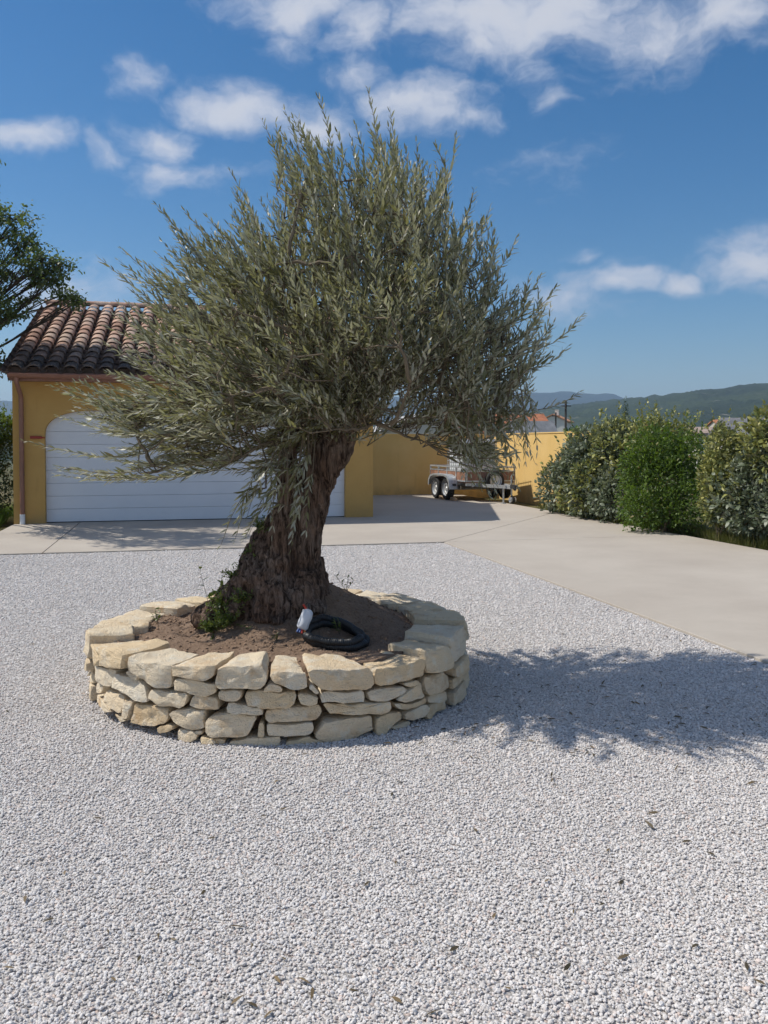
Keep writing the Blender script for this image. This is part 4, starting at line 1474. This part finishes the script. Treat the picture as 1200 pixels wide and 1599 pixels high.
# ------------------------------------------------------------------ conduit coil
def build_conduit():
    c = ground(523, 990, .40)
    root = empty('conduit_coil', (c.x, c.y, .39))
    tag(root, 'coil of black corrugated conduit with white taped end lying on the soil', 'conduit')
    pts, rad = [], []
    nn_ = 900
    for i in range(nn_):
        t = i / (nn_ - 1)
        a = math.radians(178) + t * math.radians(720)
        r = .168 + .012 * math.sin(a * 1.3) - .012 * t
        x, y = r * 1.02 * math.cos(a), r * 1.0 * math.sin(a)
        base = soil_z(c.x + x, c.y + y) - .39
        z = base + .022 + (.026 * max(0, min(1, (t - .42) / .15)))
        if t > .94:
            z += (t - .94) * .5
        pts.append((x, y, z)); rad.append(.0215 + .0016 * math.sin(i * math.pi * .5))
    MB().tube(pts, rad, 12).build('tube', M['conduit'], root, smooth=60)
    e = Vector(pts[-1])
    d = Vector((.30, .25, .9)).normalized()
    b0 = e + Vector((-.012, -.02, -.005))
    wp = [b0 + d * k for k in (-.012, .0, .03, .065, .095, .105)]
    o = MB().tube(wp, [.026, .034, .033, .037, .031, .016], 14).build('taped_end', M['tape'], root, smooth=60)
    for v in o.data.vertices:
        v.co += noise.noise_vector(v.co * 55) * .007 + noise.noise_vector(v.co * 130) * .003
    for (mt, off, dd) in (('wire_blue', (-.008, -.008, 0), (-.2, -.5, -.65)), ('wire_orange', (.012, -.006, 0), (.1, -.5, -.65)), ('wire_red', (.0, -.014, 0), (-.05, -.4, -.8)), ('wire_blue', (-.014, -.012, .002), (-.4, -.4, -.6))):
        s = b0 + Vector(off)
        v = Vector(dd).normalized()
        MB().tube([s, s + v * .018, s + v * .032], .0065, 6).build('wire', M[mt], root)
    tpp = b0 + d * .10
    for (mt, off, dd) in (('wire_red', (-.006, 0, 0), (-.5, 0, .8)), ('dark', (.004, 0, 0), (-.1, .1, 1))):
        s = tpp + Vector(off); v = Vector(dd).normalized()
        MB().tube([s, s + v * .02, s + v * .042], .007, 6).build('wire', M[mt], root)


build_conduit()


# ------------------------------------------------------------------ shrubs and trees
def blob_leaves(lobes, n, lsize, ratio, rng, up=.35, shell=.55, droop=0.0, tone=None):
    """leaves through the volume of overlapping lobes, denser towards the skin"""
    P, D, Nn, L, Wd, R = [], [], [], [], [], []
    vol = np.array([l[3] * l[4] * l[5] for l in lobes]) ** .67
    pr = vol / vol.sum()
    which = rng.choice(len(lobes), n, p=pr)
    for w in which:
        cx, cy, cz, rx, ry, rz = lobes[w][:6]
        v = rng.normal(0, 1, 3); v /= np.linalg.norm(v)
        k = 1 - shell * rng.random() ** 1.8 + rng.normal(0, .045)
        # lumpy skin: sprays and hollows
        bump_ = noise.noise(Vector((v[0] * 2.6 + w * 7.1, v[1] * 2.6, v[2] * 2.6))) * .30 + noise.noise(Vector((v[0] * 7 + w * 3, v[1] * 7, v[2] * 7))) * .12
        p = np.array([cx, cy, cz]) + v * np.array([rx, ry, rz]) * (k + bump_)
        if p[2] < .03: continue
        P.append(p)
        d = v * .8 + rng.normal(0, .55, 3) + np.array([0, 0, up - droop])
        D.append(d)
        Nn.append(v * .7 + np.array([0, 0, .8]) + rng.normal(0, .45, 3))
        l = lsize * rng.uniform(.65, 1.25); L.append(l); Wd.append(l * ratio * rng.uniform(.85, 1.15))
        tn = (rng.random() if tone is None else np.clip(rng.random() * .6 + .2 + tone(p), 0, .999))
        R.append(tn)
    return P, D, Nn, L, Wd, R


SH = (.34, .72, 1.0, .72)
M['elae'] = leaf_mat('silver_green_leaf', [(0.0, (.06, .08, .042)), (.4, (.11, .14, .082)), (.8, (.19, .22, .15)), (1.0, (.28, .30, .22))], (.30, .32, .26), .7, .5, .2, (.2, .24, .08), spec=.4)
M['varie'] = leaf_mat('variegated_leaf', [(0.0, (.07, .10, .035)), (.4, (.14, .17, .05)), (.7, (.30, .31, .09)), (1.0, (.45, .42, .14))], (.30, .30, .20), .6, .5, .25, (.32, .32, .06), spec=.4)
M['green'] = leaf_mat('bright_green_leaf', [(0.0, (.030, .055, .010)), (.45, (.060, .105, .016)), (.85, (.105, .165, .026)), (.96, (.14, .21, .035)), (1.0, (.22, .11, .05))], (.09, .14, .04), .5, .5, .3, (.2, .32, .03), spec=.35)
M['dkgreen'] = leaf_mat('dark_green_leaf', [(0.0, (.016, .032, .010)), (.5, (.032, .058, .016)), (1.0, (.062, .095, .028))], (.06, .085, .03), .5, .42, .2, (.08, .14, .02))
M['ash'] = leaf_mat('ash_leaf', [(0.0, (.035, .060, .018)), (.5, (.065, .105, .028)), (.9, (.125, .170, .045)), (1.0, (.19, .20, .07))], (.13, .16, .08), .6, .5, .32, (.2, .28, .05))


def shrub(name, label, cat, base, lobes, n, lsize, ratio, mat, seed, second=None, group=None, stems=5, sprouts=60):
    rng = np.random.default_rng(seed)
    root = empty(name, base); tag(root, label, cat, group)
    b = np.array(base)
    rel = [(l[0] - b[0], l[1] - b[1], l[2] - b[2], l[3], l[4], l[5]) for l in lobes]
    a = blob_leaves(rel, n, lsize, ratio, rng)
    link('foliage', leaf_mesh('foliage', *a, .12, shape=SH), M[mat], root)['kind'] = 'stuff'
    if second:
        m2, n2, sub = second
        r2 = [(l[0] - b[0], l[1] - b[1], l[2] - b[2], l[3] * 1.03, l[4] * 1.03, l[5] * 1.03) for l in sub]
        a = blob_leaves(r2, n2, lsize, ratio, rng, shell=.3)
        link('new_growth', leaf_mesh('new_growth', *a, .12, shape=SH), M[m2], root)['kind'] = 'stuff'
    P, D, Nn, L, Wd, R_ = [], [], [], [], [], []
    for k in range(sprouts):                # upright shoots breaking the outline
        l = rel[int(rng.integers(len(rel)))]
        v = rng.normal(0, 1, 3); v[2] = abs(v[2]) + .5; v /= np.linalg.norm(v)
        p0 = np.array(l[:3]) + v * np.array(l[3:6]) * .8
        dv = v * .6 + np.array([0, 0, .7]) + rng.normal(0, .2, 3); dv /= np.linalg.norm(dv)
        ln = rng.uniform(.18, .46)
        for t in np.linspace(0, 1, int(ln / .028)):
            P.append(p0 + dv * ln * t); D.append(dv * .6 + rng.normal(0, .6, 3)); Nn.append(np.array([0, 0, 1.]) + rng.normal(0, .5, 3))
            q_ = lsize * rng.uniform(.6, 1.1); L.append(q_); Wd.append(q_ * ratio); R_.append(.35 + .64 * rng.random())
    if P:
        link('shoots', leaf_mesh('shoots', P, D, Nn, L, Wd, R_, .12, shape=SH), M[second[0] if second else mat], root)['kind'] = 'stuff'
    st = MB()
    for k in range(stems):
        l = rel[int(rng.integers(len(rel)))]
        e = Vector((l[0], l[1], l[2])) + Vector(rng.normal(0, .15, 3))
        s = Vector((rng.normal(0, .08), rng.normal(0, .08), -.05))
        st.tube([s, s.lerp(e, .5) + Vector(rng.normal(0, .06, 3)), e], [.028, .02, .008], 6)
    st.build('stems', M['twig'], root)
    return root


def lobe(px, py, Y, rx, rz, ry=None):
    p = at(px, py, Y)
    return (p.x, p.y, p.z, rx * Y / F, (ry or rx) * Y / F, rz * Y / F)


def foot(px, py): 
    p = ground(px, py); return (p.x, p.y, -.02)


L1 = [lobe(868, 763, 18.3, 26, 34), lobe(895, 745, 17.9, 34, 44), lobe(925, 765, 17.0, 38, 50), lobe(960, 775, 16.2, 36, 46), lobe(930, 708, 17.4, 42, 46), lobe(968, 700, 16.8, 36, 44), lobe(905, 715, 17.8, 26, 30)]
shrub('hedge_shrub', 'grey green silvery leaved shrub at the far end of the hedge, by the yellow wall', 'shrub', foot(912, 805), L1, 9500, .105, .50, 'elae', 1,
      ('varie', 2200, [lobe(965, 700, 16.6, 36, 40), lobe(925, 760, 16.9, 34, 40), lobe(900, 775, 17.6, 28, 26)]), 'shrubs of the hedge')
L2_ = [lobe(1035, 760, 14.7, 62, 66), lobe(1005, 795, 14.4, 38, 36), lobe(1070, 790, 14.2, 42, 42), lobe(1028, 706, 14.9, 46, 40), lobe(1078, 715, 14.6, 34, 38), lobe(1000, 735, 14.8, 30, 40)]
shrub('hedge_shrub', 'rounded bright green small leaved shrub in the middle of the hedge', 'shrub', foot(1035, 832), L2_, 14000, .066, .42, 'green', 2, None, 'shrubs of the hedge')
L3 = [lobe(1020, 690, 15.9, 38, 34), lobe(1060, 690, 15.8, 34, 26), lobe(1028, 676, 15.9, 22, 20), lobe(1045, 740, 15.9, 50, 46)]
shrub('hedge_shrub', 'yellow variegated shrub showing above and behind the bright green one', 'shrub', (at(1040, 800, 15.9).x, 15.9, -.02), L3, 4200, .08, .5, 'varie', 3, None, 'shrubs of the hedge')
L4 = [lobe(1130, 706, 13.6, 27, 34), lobe(1124, 745, 13.4, 30, 38), lobe(1128, 785, 13.3, 30, 40)]
shrub('hedge_shrub', 'narrow upright yellow variegated shrub right of the bright green one', 'shrub', (at(1128, 840, 13.4).x, 13.4, -.02), L4, 4800, .075, .5, 'varie', 4, None, 'shrubs of the hedge')
L5 = [lobe(1168, 770, 12.9, 48, 44), lobe(1200, 740, 12.7, 46, 54), lobe(1185, 805, 12.7, 46, 34), lobe(1235, 790, 12.3, 52, 54), lobe(1232, 715, 12.4, 50, 56), lobe(1240, 688, 12.5, 40, 48), lobe(1135, 790, 13.2, 26, 34)]
_p = at(1195, 850, 12.7)
shrub('hedge_shrub', 'large silvery grey green shrub at the right edge of the picture', 'shrub', (_p.x, 12.7, -.08), L5, 10000, .098, .50, 'elae', 5,
      ('varie', 2600, [lobe(1200, 685, 12.4, 34, 40), lobe(1222, 715, 12.3, 40, 40), lobe(1130, 760, 13.2, 26, 30)]), 'shrubs of the hedge')
# hedge foot: rough grass and a yellow-flowered weed
def grass_patch(name, label, pts, n, h, seed, mat):
    rng = np.random.default_rng(seed)
    P, D, Nn, L, Wd, R = [], [], [], [], [], []
    for _ in range(n):
        i = rng.integers(len(pts)); cx, cy, r = pts[i]
        a, rr = rng.uniform(0, 6.283), r * math.sqrt(rng.random())
        x_, y_ = cx + rr * math.cos(a), cy + rr * math.sin(a)
        P.append((x_, y_, max(land(x_, y_), -.11) + .02))
        D.append((rng.normal(0, .35), rng.normal(0, .35), 1)); Nn.append(rng.normal(0, 1, 3)); l = h * rng.uniform(.5, 1.2); L.append(l + .1); Wd.append(rng.uniform(.005, .010)); R.append(rng.random())
    tag(link(name, leaf_mesh(name, P, D, Nn, L, Wd, R, .25, shape=(.3, .7, 1, .6)), M[mat]), label, 'grass', kind='stuff')


M['grass'] = leaf_mat('grass_blade', [(0.0, (.06, .085, .02)), (.5, (.11, .125, .035)), (.8, (.20, .17, .07)), (1.0, (.28, .23, .11))], (.14, .14, .05), .5, .6, .3, (.2, .22, .04), spec=.2)
M['greengrass'] = leaf_mat('green_grass_blade', [(0.0, (.04, .075, .014)), (.6, (.075, .13, .024)), (1.0, (.14, .17, .05))], (.10, .15, .04), .5, .55, .35, (.16, .28, .03), spec=.25)
gpts = []
for k in range(44):
    p = loc(HS + .20 + random.uniform(-.04, .3), 1.5 - k * .3)
    gpts.append((p.x, p.y, .28))
grass_patch('grass', 'dry and green grass along the foot of the hedge', gpts, 15000, .17, 4, 'grass')
gl = []
for k in range(16):
    p = loc(-.62 - random.uniform(0, 1.5), -3.3 + k * .42); gl.append((p.x, p.y, .42))
grass_patch('grass', 'green grass at the left corner of the garage', gl, 9000, .22, 5, 'greengrass')

# shrub beside the garage, left edge
p = at(-25, 760, 17.4)
SL_ = [lobe(-25, 700, 17.4, 46, 46), lobe(-15, 760, 17.2, 42, 50), lobe(-70, 740, 17.4, 60, 70), lobe(0, 680, 17.6, 26, 30)]
shrub('garden_shrub', 'dark green shrub beside the left corner of the garage', 'shrub', (p.x, p.y, -.1), SL_, 9000, .07, .45, 'dkgreen', 9, ('green', 1500, [lobe(-5, 672, 17.5, 30, 24)]))


# tree at the left, mostly out of the picture
def left_tree():
    rng = np.random.default_rng(31)
    base = Vector((-10.2, 17.4, -.1))
    root = empty('garden_tree', base); tag(root, 'leafy green tree reaching over the garage roof from the left edge', 'tree')
    tk_ = MB()
    tk_.tube([Vector(p) for p in ((0, 0, 0), (.05, 0, .9), (.2, -.05, 1.9), (.25, -.1, 2.8), (.1, 0, 3.9), (.0, .1, 5.2))], [.24, .19, .17, .14, .10, .05], 12)
    tk_.build('trunk', mat_bark('tree_bark', (.05, .04, .03), (.13, .11, .09), (.2, .18, .15)), root, smooth=60)
    # limbs to pixel targets, all standing about 16.5 m away
    sprays = [(20, 342, 36, 26), (70, 405, 34, 26), (95, 415, 24, 24), (30, 385, 40, 22), (105, 462, 20, 16), (120, 470, 14, 12), (60, 440, 34, 14), (10, 430, 30, 24), (0, 480, 34, 24), (-15, 340, 40, 34), (25, 492, 22, 12), (0, 572, 16, 24), (-40, 420, 60, 60), (-60, 330, 60, 50), (-80, 520, 60, 60), (-30, 545, 30, 40), (-120, 420, 70, 80), (-110, 300, 60, 50), (-150, 500, 60, 60),
              (-190, 380, 70, 70), (-60, 250, 60, 44), (-150, 240, 60, 50), (45, 375, 26, 20), (85, 440, 26, 18), (52, 420, 30, 20), (40, 470, 26, 10), (-60, 400, 60, 50), (-90, 450, 60, 50), (-70, 350, 50, 50), (-130, 380, 60, 60)]
    P, D, Nn, L, Wd, R = [], [], [], [], [], []
    lm = MB()
    for (a, b, rx, rz) in sprays:
        Y = 16.4 + rng.uniform(-.5, .5) if a > -45 else rng.uniform(13.0, 16.4)
        c = at(a, b, Y) - base
        r = Y / F
        s = Vector((.2, -.05, 1.9 + rng.uniform(0, 1.6)))
        m_ = s.lerp(c, .5) + Vector((rng.normal(0, .12), rng.normal(0, .2), -.18))
        pts = [s.lerp(m_, t).lerp(m_.lerp(c, t), t) + Vector(rng.normal(0, .02, 3)) for t in np.linspace(0, 1, 9)]
        lm.tube(pts, [.032 * (1 - t) + .009 for t in np.linspace(0, 1, 9)], 6)
        for q in range(int(13 + rx * rz / 48)):
            v = rng.normal(0, 1, 3); v /= np.linalg.norm(v)
            tipp = np.array(c) + v * np.array([rx, rx * 1.2, rz]) * r * rng.uniform(.3, 1.0)
            if q % 2 == 0:
                st_ = Vector(pts[int(rng.integers(5, 9))])
                lm.tube([st_, st_.lerp(Vector(tipp), .6) + Vector((0, 0, .03)), Vector(tipp)], [.011, .008, .005], 4)
            dd = v + np.array([.2, 0, -.1]); dd /= np.linalg.norm(dd)
            for j in range(13):
                t = j / 12
                pp = tipp + dd * (t * .22 - .11) + rng.normal(0, .035, 3)
                P.append(pp); D.append(dd * .3 + rng.normal(0, .7, 3) + np.array([0, 0, -.25])); Nn.append(rng.normal(0, .5, 3) + np.array([0, 0, 1]))
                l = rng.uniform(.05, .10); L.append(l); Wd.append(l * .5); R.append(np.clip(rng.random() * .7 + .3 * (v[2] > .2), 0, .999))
    lm.build('limbs', M['bark2'], root)
    link('crown', leaf_mesh('crown', P, D, Nn, L, Wd, R, .12, shape=SH), M['ash'], root)['kind'] = 'stuff'


M['bark2'] = simple('dark_limb_bark', (.07, .055, .045), .9, var=.3)
left_tree()


# small weeds in the planter
def weed(label, px, py, hgt, k, seed, mat='sucker', z=None):
    rng = np.random.default_rng(seed)
    zz = .36 if z is None else z
    p = ground(px, py, zz)
    zz = soil_z(p.x, p.y)
    P, D, Nn, L, Wd, R = [], [], [], [], [], []
    st = MB()
    for q in range(k):
        dv = np.array([rng.normal(0, .35), rng.normal(0, .35), 1]); dv /= np.linalg.norm(dv)
        ln = hgt * rng.uniform(.5, 1)
        st.tube([(0, 0, -.01), tuple(dv * ln)], [.002, .001], 4)
        for t in np.linspace(.25, 1, 7):
            P.append(dv * ln * t); D.append(rng.normal(0, 1, 3) * np.array([1, 1, .3]) + dv * .7); Nn.append(np.array([0, 0, 1]) + rng.normal(0, .4, 3))
            l = hgt * rng.uniform(.16, .3); L.append(l); Wd.append(l * .38); R.append(rng.random())
    root = empty('weed', (p.x, p.y, zz)); tag(root, label, 'weed')
    st.build('stalk', M['twig'], root)
    link('leaves', leaf_mesh('leaves', P, D, Nn, L, Wd, R, .1), M[mat], root)


weed('tiny green seedling growing inside the conduit coil', 531, 990, .11, 4, 1, z=.38)
weed('small green weed in front of the trunk foot, left of the conduit', 432, 985, .06, 6, 2, z=.42)
weed('thin dry weed stalk on the far rim right of the trunk', 541, 935, .12, 3, 3, z=.48)
weed('tall thin dry stalk sticking up left of the trunk foot', 330, 955, .30, 2, 4, z=.42)
weed('green weed tuft on the soil by the left root', 245, 960, .10, 5, 5, z=.40)


# fallen olive leaves on the gravel
def litter():
    rng = np.random.default_rng(77)
    P, D, Nn, L, Wd, R = [], [], [], [], [], []
    for _ in range(420):
        if rng.random() < .72:
            a, b = rng.uniform(600, 1250), rng.normal(1090, 55)
        else:
            a, b = rng.uniform(0, 1200), rng.uniform(880, 1590)
        if b < 870: continue
        p = ground(a, b, .012)
        if math.hypot(p.x - RING_C[0], p.y - RING_C[1]) < RING_R + .04: continue
        s = (p.x - G0.x) * U.x + (p.y - G0.y) * U.y
        if s > EDGE_S: continue
        P.append((p.x, p.y, .011)); D.append((rng.normal(0, 1), rng.normal(0, 1), rng.uniform(-.05, .2))); Nn.append((rng.normal(0, .4), rng.normal(0, .4), 1))
        l = rng.uniform(.025, .055); L.append(l); Wd.append(l * .24); R.append(rng.random())
    tag(link('fallen_leaves', leaf_mesh('fallen_leaves', P, D, Nn, L, Wd, R, .15), M['litter']), 'dry fallen olive leaves scattered on the gravel', 'leaves', kind='stuff')


M['litter'] = leaf_mat('dry_leaf', [(0.0, (.05, .035, .02)), (.6, (.11, .075, .04)), (1.0, (.24, .16, .08))], (.2, .16, .11), .5, .6, .1)
litter()


# ------------------------------------------------------------------ houses and trees beyond the wall
def house(name, label, px, Y, w, d, top, rot, wallc, roofc, ground_z=None, rise=1.1, windows=(), chimney=None, group=None):
    p = at(px, 692, Y)
    gz = land(p.x, Y) - .2 if ground_z is None else ground_z
    root = empty(name, (p.x, Y, gz), rot); tag(root, label, 'house', group)
    ev = top - rise - gz
    mw = simple('house_wall', wallc, .9, var=.06, scale=1.0); mr = simple('house_roof', roofc, .9, var=.25, scale=3.0, bump=.4, bscale=8)
    w2, d2 = w / 2, d / 2
    MB().prism([(-w2, 0), (w2, 0), (w2, ev), (0, ev + rise * .94), (-w2, ev)] if w < d else [(-w2, 0), (w2, 0), (w2, ev), (-w2, ev)], lambda a, b, k: (a, -d2 if k == 0 else d2, b)).build('wall', mw, root)
    if w < d:
        r = MB().prism([(-w2 - .35, ev - .08), (0, ev + rise), (w2 + .35, ev - .08), (w2 + .35, ev + .08), (0, ev + rise + .18), (-w2 - .35, ev + .08)], lambda a, b, k: (a, -d2 - .3 if k == 0 else d2 + .3, b))
    else:
        g_ = MB().prism([(-d2, ev), (0, ev + rise * .94), (d2, ev)], lambda a, b, k: (-w2 + .01 if k == 0 else w2 - .01, a, b)); g_.build('gable', mw, root)
        r = MB().prism([(-d2 - .35, ev - .08), (0, ev + rise), (d2 + .35, ev - .08), (d2 + .35, ev + .08), (0, ev + rise + .18), (-d2 - .35, ev + .08)], lambda a, b, k: (-w2 - .3 if k == 0 else w2 + .3, a, b))
    ro_ = r.build('roof', mr, root)
    for (wx, wz, ww, wh) in windows:
        f = MB().box(wx - ww / 2, wx + ww / 2, -d2 - .03, -d2 + .05, wz, wz + wh).build('window', M['white_plastic'], root)
        MB().box(wx - ww / 2 + .06, wx + ww / 2 - .06, -d2 - .035, -d2 - .031, wz + .06, wz + wh - .06).build('pane', M['dark'], f)
    if chimney:
        cx, cz = chimney
        MB().box(cx - .3, cx + .3, -.3, .3, ev, cz - gz).build('chimney', mw, ro_)
    return root


ORG, GRY = (.40, .17, .085), (.20, .20, .205)
house('house', 'pale house with light grey roof just beyond the ochre wall', 640, 44, 5.0, 7.0, 2.75, .15, (.62, .60, .56), (.42, .41, .40), windows=((-1.2, 1.9, .9, 1.0), (1.2, 1.9, .9, 1.0)))
house('house', 'low house with red roof half hidden behind the olive crown', 765, 52, 6, 5.0, 3.1, .1, (.55, .50, .42), (.36, .14, .07), windows=((0, 2, .9, 1.0),))
house('house', 'grey roofed shed over the yellow wall, right of the olive crown', 830, 46, 1.9, 1.7, 2.5, .2, (.50, .48, .45), (.22, .225, .235))
house('house', 'white house with orange tiled roof and chimney behind the yellow wall', 868, 140, 4.4, 5.4, 6.0, -.35, (.72, .69, .63), (.52, .26, .14), chimney=(.2, 6.9), windows=((-2, 3, 1, 1.2), (1, 3, 1, 1.2)))
house('house', 'house with bright orange tiled roof above the hedge', 1137, 150, 5.2, 5, 5.4, .1, (.52, .47, .40), (.46, .19, .09), windows=((0, 4, 1, 1.2),))
house('house', 'pale house with flat looking grey roof at the right above the hedge', 1190, 44, 3.6, 4.2 - .8, 2.62, -.05, (.52, .49, .45), (.17, .17, .18), rise=.8, windows=((-.8, 1.6, .7, .9),))
house('house', 'small whitish house peeping over the hedge below the hills', 1096, 84, 2.6, 2.2, 2.9, .3, (.60, .57, .52), (.40, .30, .24), rise=.5)


def far_tree(name, label, px, Y, top, w, mat, seed, n=1500, cyp=False, group=None):
    rng = np.random.default_rng(seed)
    p = at(px, 692, Y); gz = land(p.x, Y) - .1
    root = empty(name, (p.x, Y, gz)); tag(root, label, 'tree', group)
    h = top - gz
    if cyp:
        lobes = [(0, 0, h * t, w * .5 * math.sin(min(1, (1.05 - t) * 1.9) * math.pi / 2), w * .5 * math.sin(min(1, (1.05 - t) * 1.9) * math.pi / 2), h * .12) for t in np.linspace(.1, .93, 11)]
        ls = .16
    else:
        lobes = [(rng.normal(0, w * .22), rng.normal(0, w * .2), h * rng.uniform(.45, .8), w * rng.uniform(.25, .36), w * .3, h * rng.uniform(.14, .22)) for _ in range(7)]
        ls = .22 + Y * .001
    a = blob_leaves(lobes, n, ls, .55, rng, shell=.8)
    link('crown', leaf_mesh('crown', *a, .1, shape=SH), M[mat], root)['kind'] = 'stuff'
    MB().tube([(0, 0, -.2), (0, 0, h * .5)], [w * .05 + .05, .04], 8).build('trunk', M['bark2'], root)


far_tree('garden_tree', 'round green garden tree over the yellow wall, left of the hedge', 905, 62, 3.35, 2.4, 'green', 1, 2200)
far_tree('garden_tree', 'small green bush top beside the white house over the wall', 884, 66, 2.9, 1.7, 'green', 2, 1400)
far_tree('garden_tree', 'dark broad tree between the cypress and the hedge', 1000, 120, 4.2, 5.0, 'dkgreen', 3, 2200)
far_tree('garden_tree', 'dark broad tree in front of the hills above the green shrub', 1065, 135, 4.4, 6.0, 'dkgreen', 6, 2200)
far_tree('cypress_tree', 'dark slender cypress standing up before the hills', 977, 105, 6.8, 1.25, 'dkgreen', 4, 3000, True)
for (px_, Y, top, lb) in ((883.5, 85, 5.6, 'taller dark utility pole before the hills near the olive crown'), (868, 110, 5.4, 'shorter utility pole left of the taller one')):
    p = at(px_, 692, Y); gz = land(p.x, Y) - .1
    root = empty('utility_pole', (p.x, Y, gz)); tag(root, lb, 'pole')
    MB().tube([(0, 0, -.3), (0, 0, top - gz)], [.14, .10], 8).build('post', M['bark2'], root)
    MB().box(-.5, .5, -.05, .05, top - gz - .5, top - gz - .4).build('crossarm', M['bark2'], root)


# hills
def interp(x, tab):
    for (x0, y0), (x1, y1) in zip(tab, tab[1:]):
        if x <= x1:
            t = max(0, (x - x0) / (x1 - x0)); t = t * t * (3 - 2 * t); return y0 + (y1 - y0) * t
    return tab[-1][1]


def hill(name, R0, R1, RT, tab, na, nr, seed, az0, az1, amp, mat):
    V, Q = [], []
    for i in range(na + 1):
        a = az0 + (az1 - az0) * i / na
        px_ = 600 + F * math.tan(a) if abs(a) < 1.2 else (3000 if a > 0 else -3000)
        ys = interp(px_, tab)
        ridge_h = (692 - ys) / F * RT / math.cos(a) * math.cos(a)
        for j in range(nr + 1):
            t = j / nr
            r = R0 + (R1 - R0) * t
            k = max(0, min(1, (r - R0) / (RT - R0)))
            k = k * k * (3 - 2 * k) if r <= RT else 1 - .5 * ((r - RT) / (R1 - RT)) ** 2
            x_, y_ = r * math.sin(a), r * math.cos(a)
            z = -9 + (ridge_h + 9 + 1.5) * k
            q = Vector((x_ * .0016 + seed, y_ * .0016, 0))
            z += noise.noise(q) * ridge_h * .16 * math.sin(min(1, k) * math.pi) + noise.noise(q * 5) * ridge_h * .05 * k
            z += amp * (noise.noise(Vector((x_ * .055, y_ * .055, seed))) + .6 * noise.noise(Vector((x_ * .15, y_ * .15, seed))) + .4 * random.random()) * min(1, k * 6)
            V.append((x_, y_, z))
    m_ = nr + 1
    for i in range(na):
        for j in range(nr):
            b0 = i * m_ + j
            Q.append((b0, b0 + m_, b0 + m_ + 1, b0 + 1))
    me = mesh_np(name, V, None, Q)
    tag(link(name, me, mat), kind='structure')


def mat_hill(name, a, b, c_):
    m, N = material(name)
    oc = N.n('ShaderNodeTexCoord').outputs['Object']
    n1 = N.noise(oc, .10, 5.0, .7); n2 = N.noise(oc, .008, 5.0, .65); n3 = N.noise(oc, .022, 6.0, .7)
    c = N.mix(N.maprange(n1, .35, .65), a, b)
    c = N.mix(N.maprange(n2, .45, .62, 0, .6), c, tuple(x * .62 for x in a))
    c = N.mix(N.maprange(n3, .63, .70, 0, .75), c, c_)
    finish(N, c, .95, N.bump(n1, .8, 6.0), spec=.05)
    return m


mh = mat_hill('forest_hill', (.030, .045, .018), (.058, .075, .030), (.28, .25, .21))
mf = mat_hill('far_forest_hill', (.035, .05, .02), (.05, .065, .026), (.10, .10, .07))
hill('hill', 420, 2300, 1700, [(-3000, 664), (-400, 668), (600, 668), (800, 654), (880, 640), (960, 632), (1010, 628), (1100, 619), (1200, 613), (1500, 606), (3000, 630)], 520, 90, 3, -1.25, 1.25, 4.5, mh)
hill('hill', 2500, 4700, 3900, [(-3000, 620), (-300, 626), (0, 634), (300, 628), (600, 622), (840, 616), (905, 617), (950, 620), (985, 629), (1100, 632), (3000, 630)], 260, 26, 8, -1.25, 1.25, 7.0, mf)

# air between here and the hills
hz = MB().box(-5200, 5200, -300, 5100, -14.0, 270).build('haze', None)
m = bpy.data.materials.new('haze_air'); m.use_nodes = True
N = NT(m.node_tree)
pv = N.n('ShaderNodeVolumePrincipled', {'Color': (.52, .72, 1.0, 1), 'Density': 0.00024, 'Anisotropy': 0.2})
N.n('ShaderNodeOutputMaterial', {1: pv.outputs[0]})
hz.data.materials.append(m)
tag(hz, 'thin blue haze in the air towards the hills', 'haze', kind='stuff')
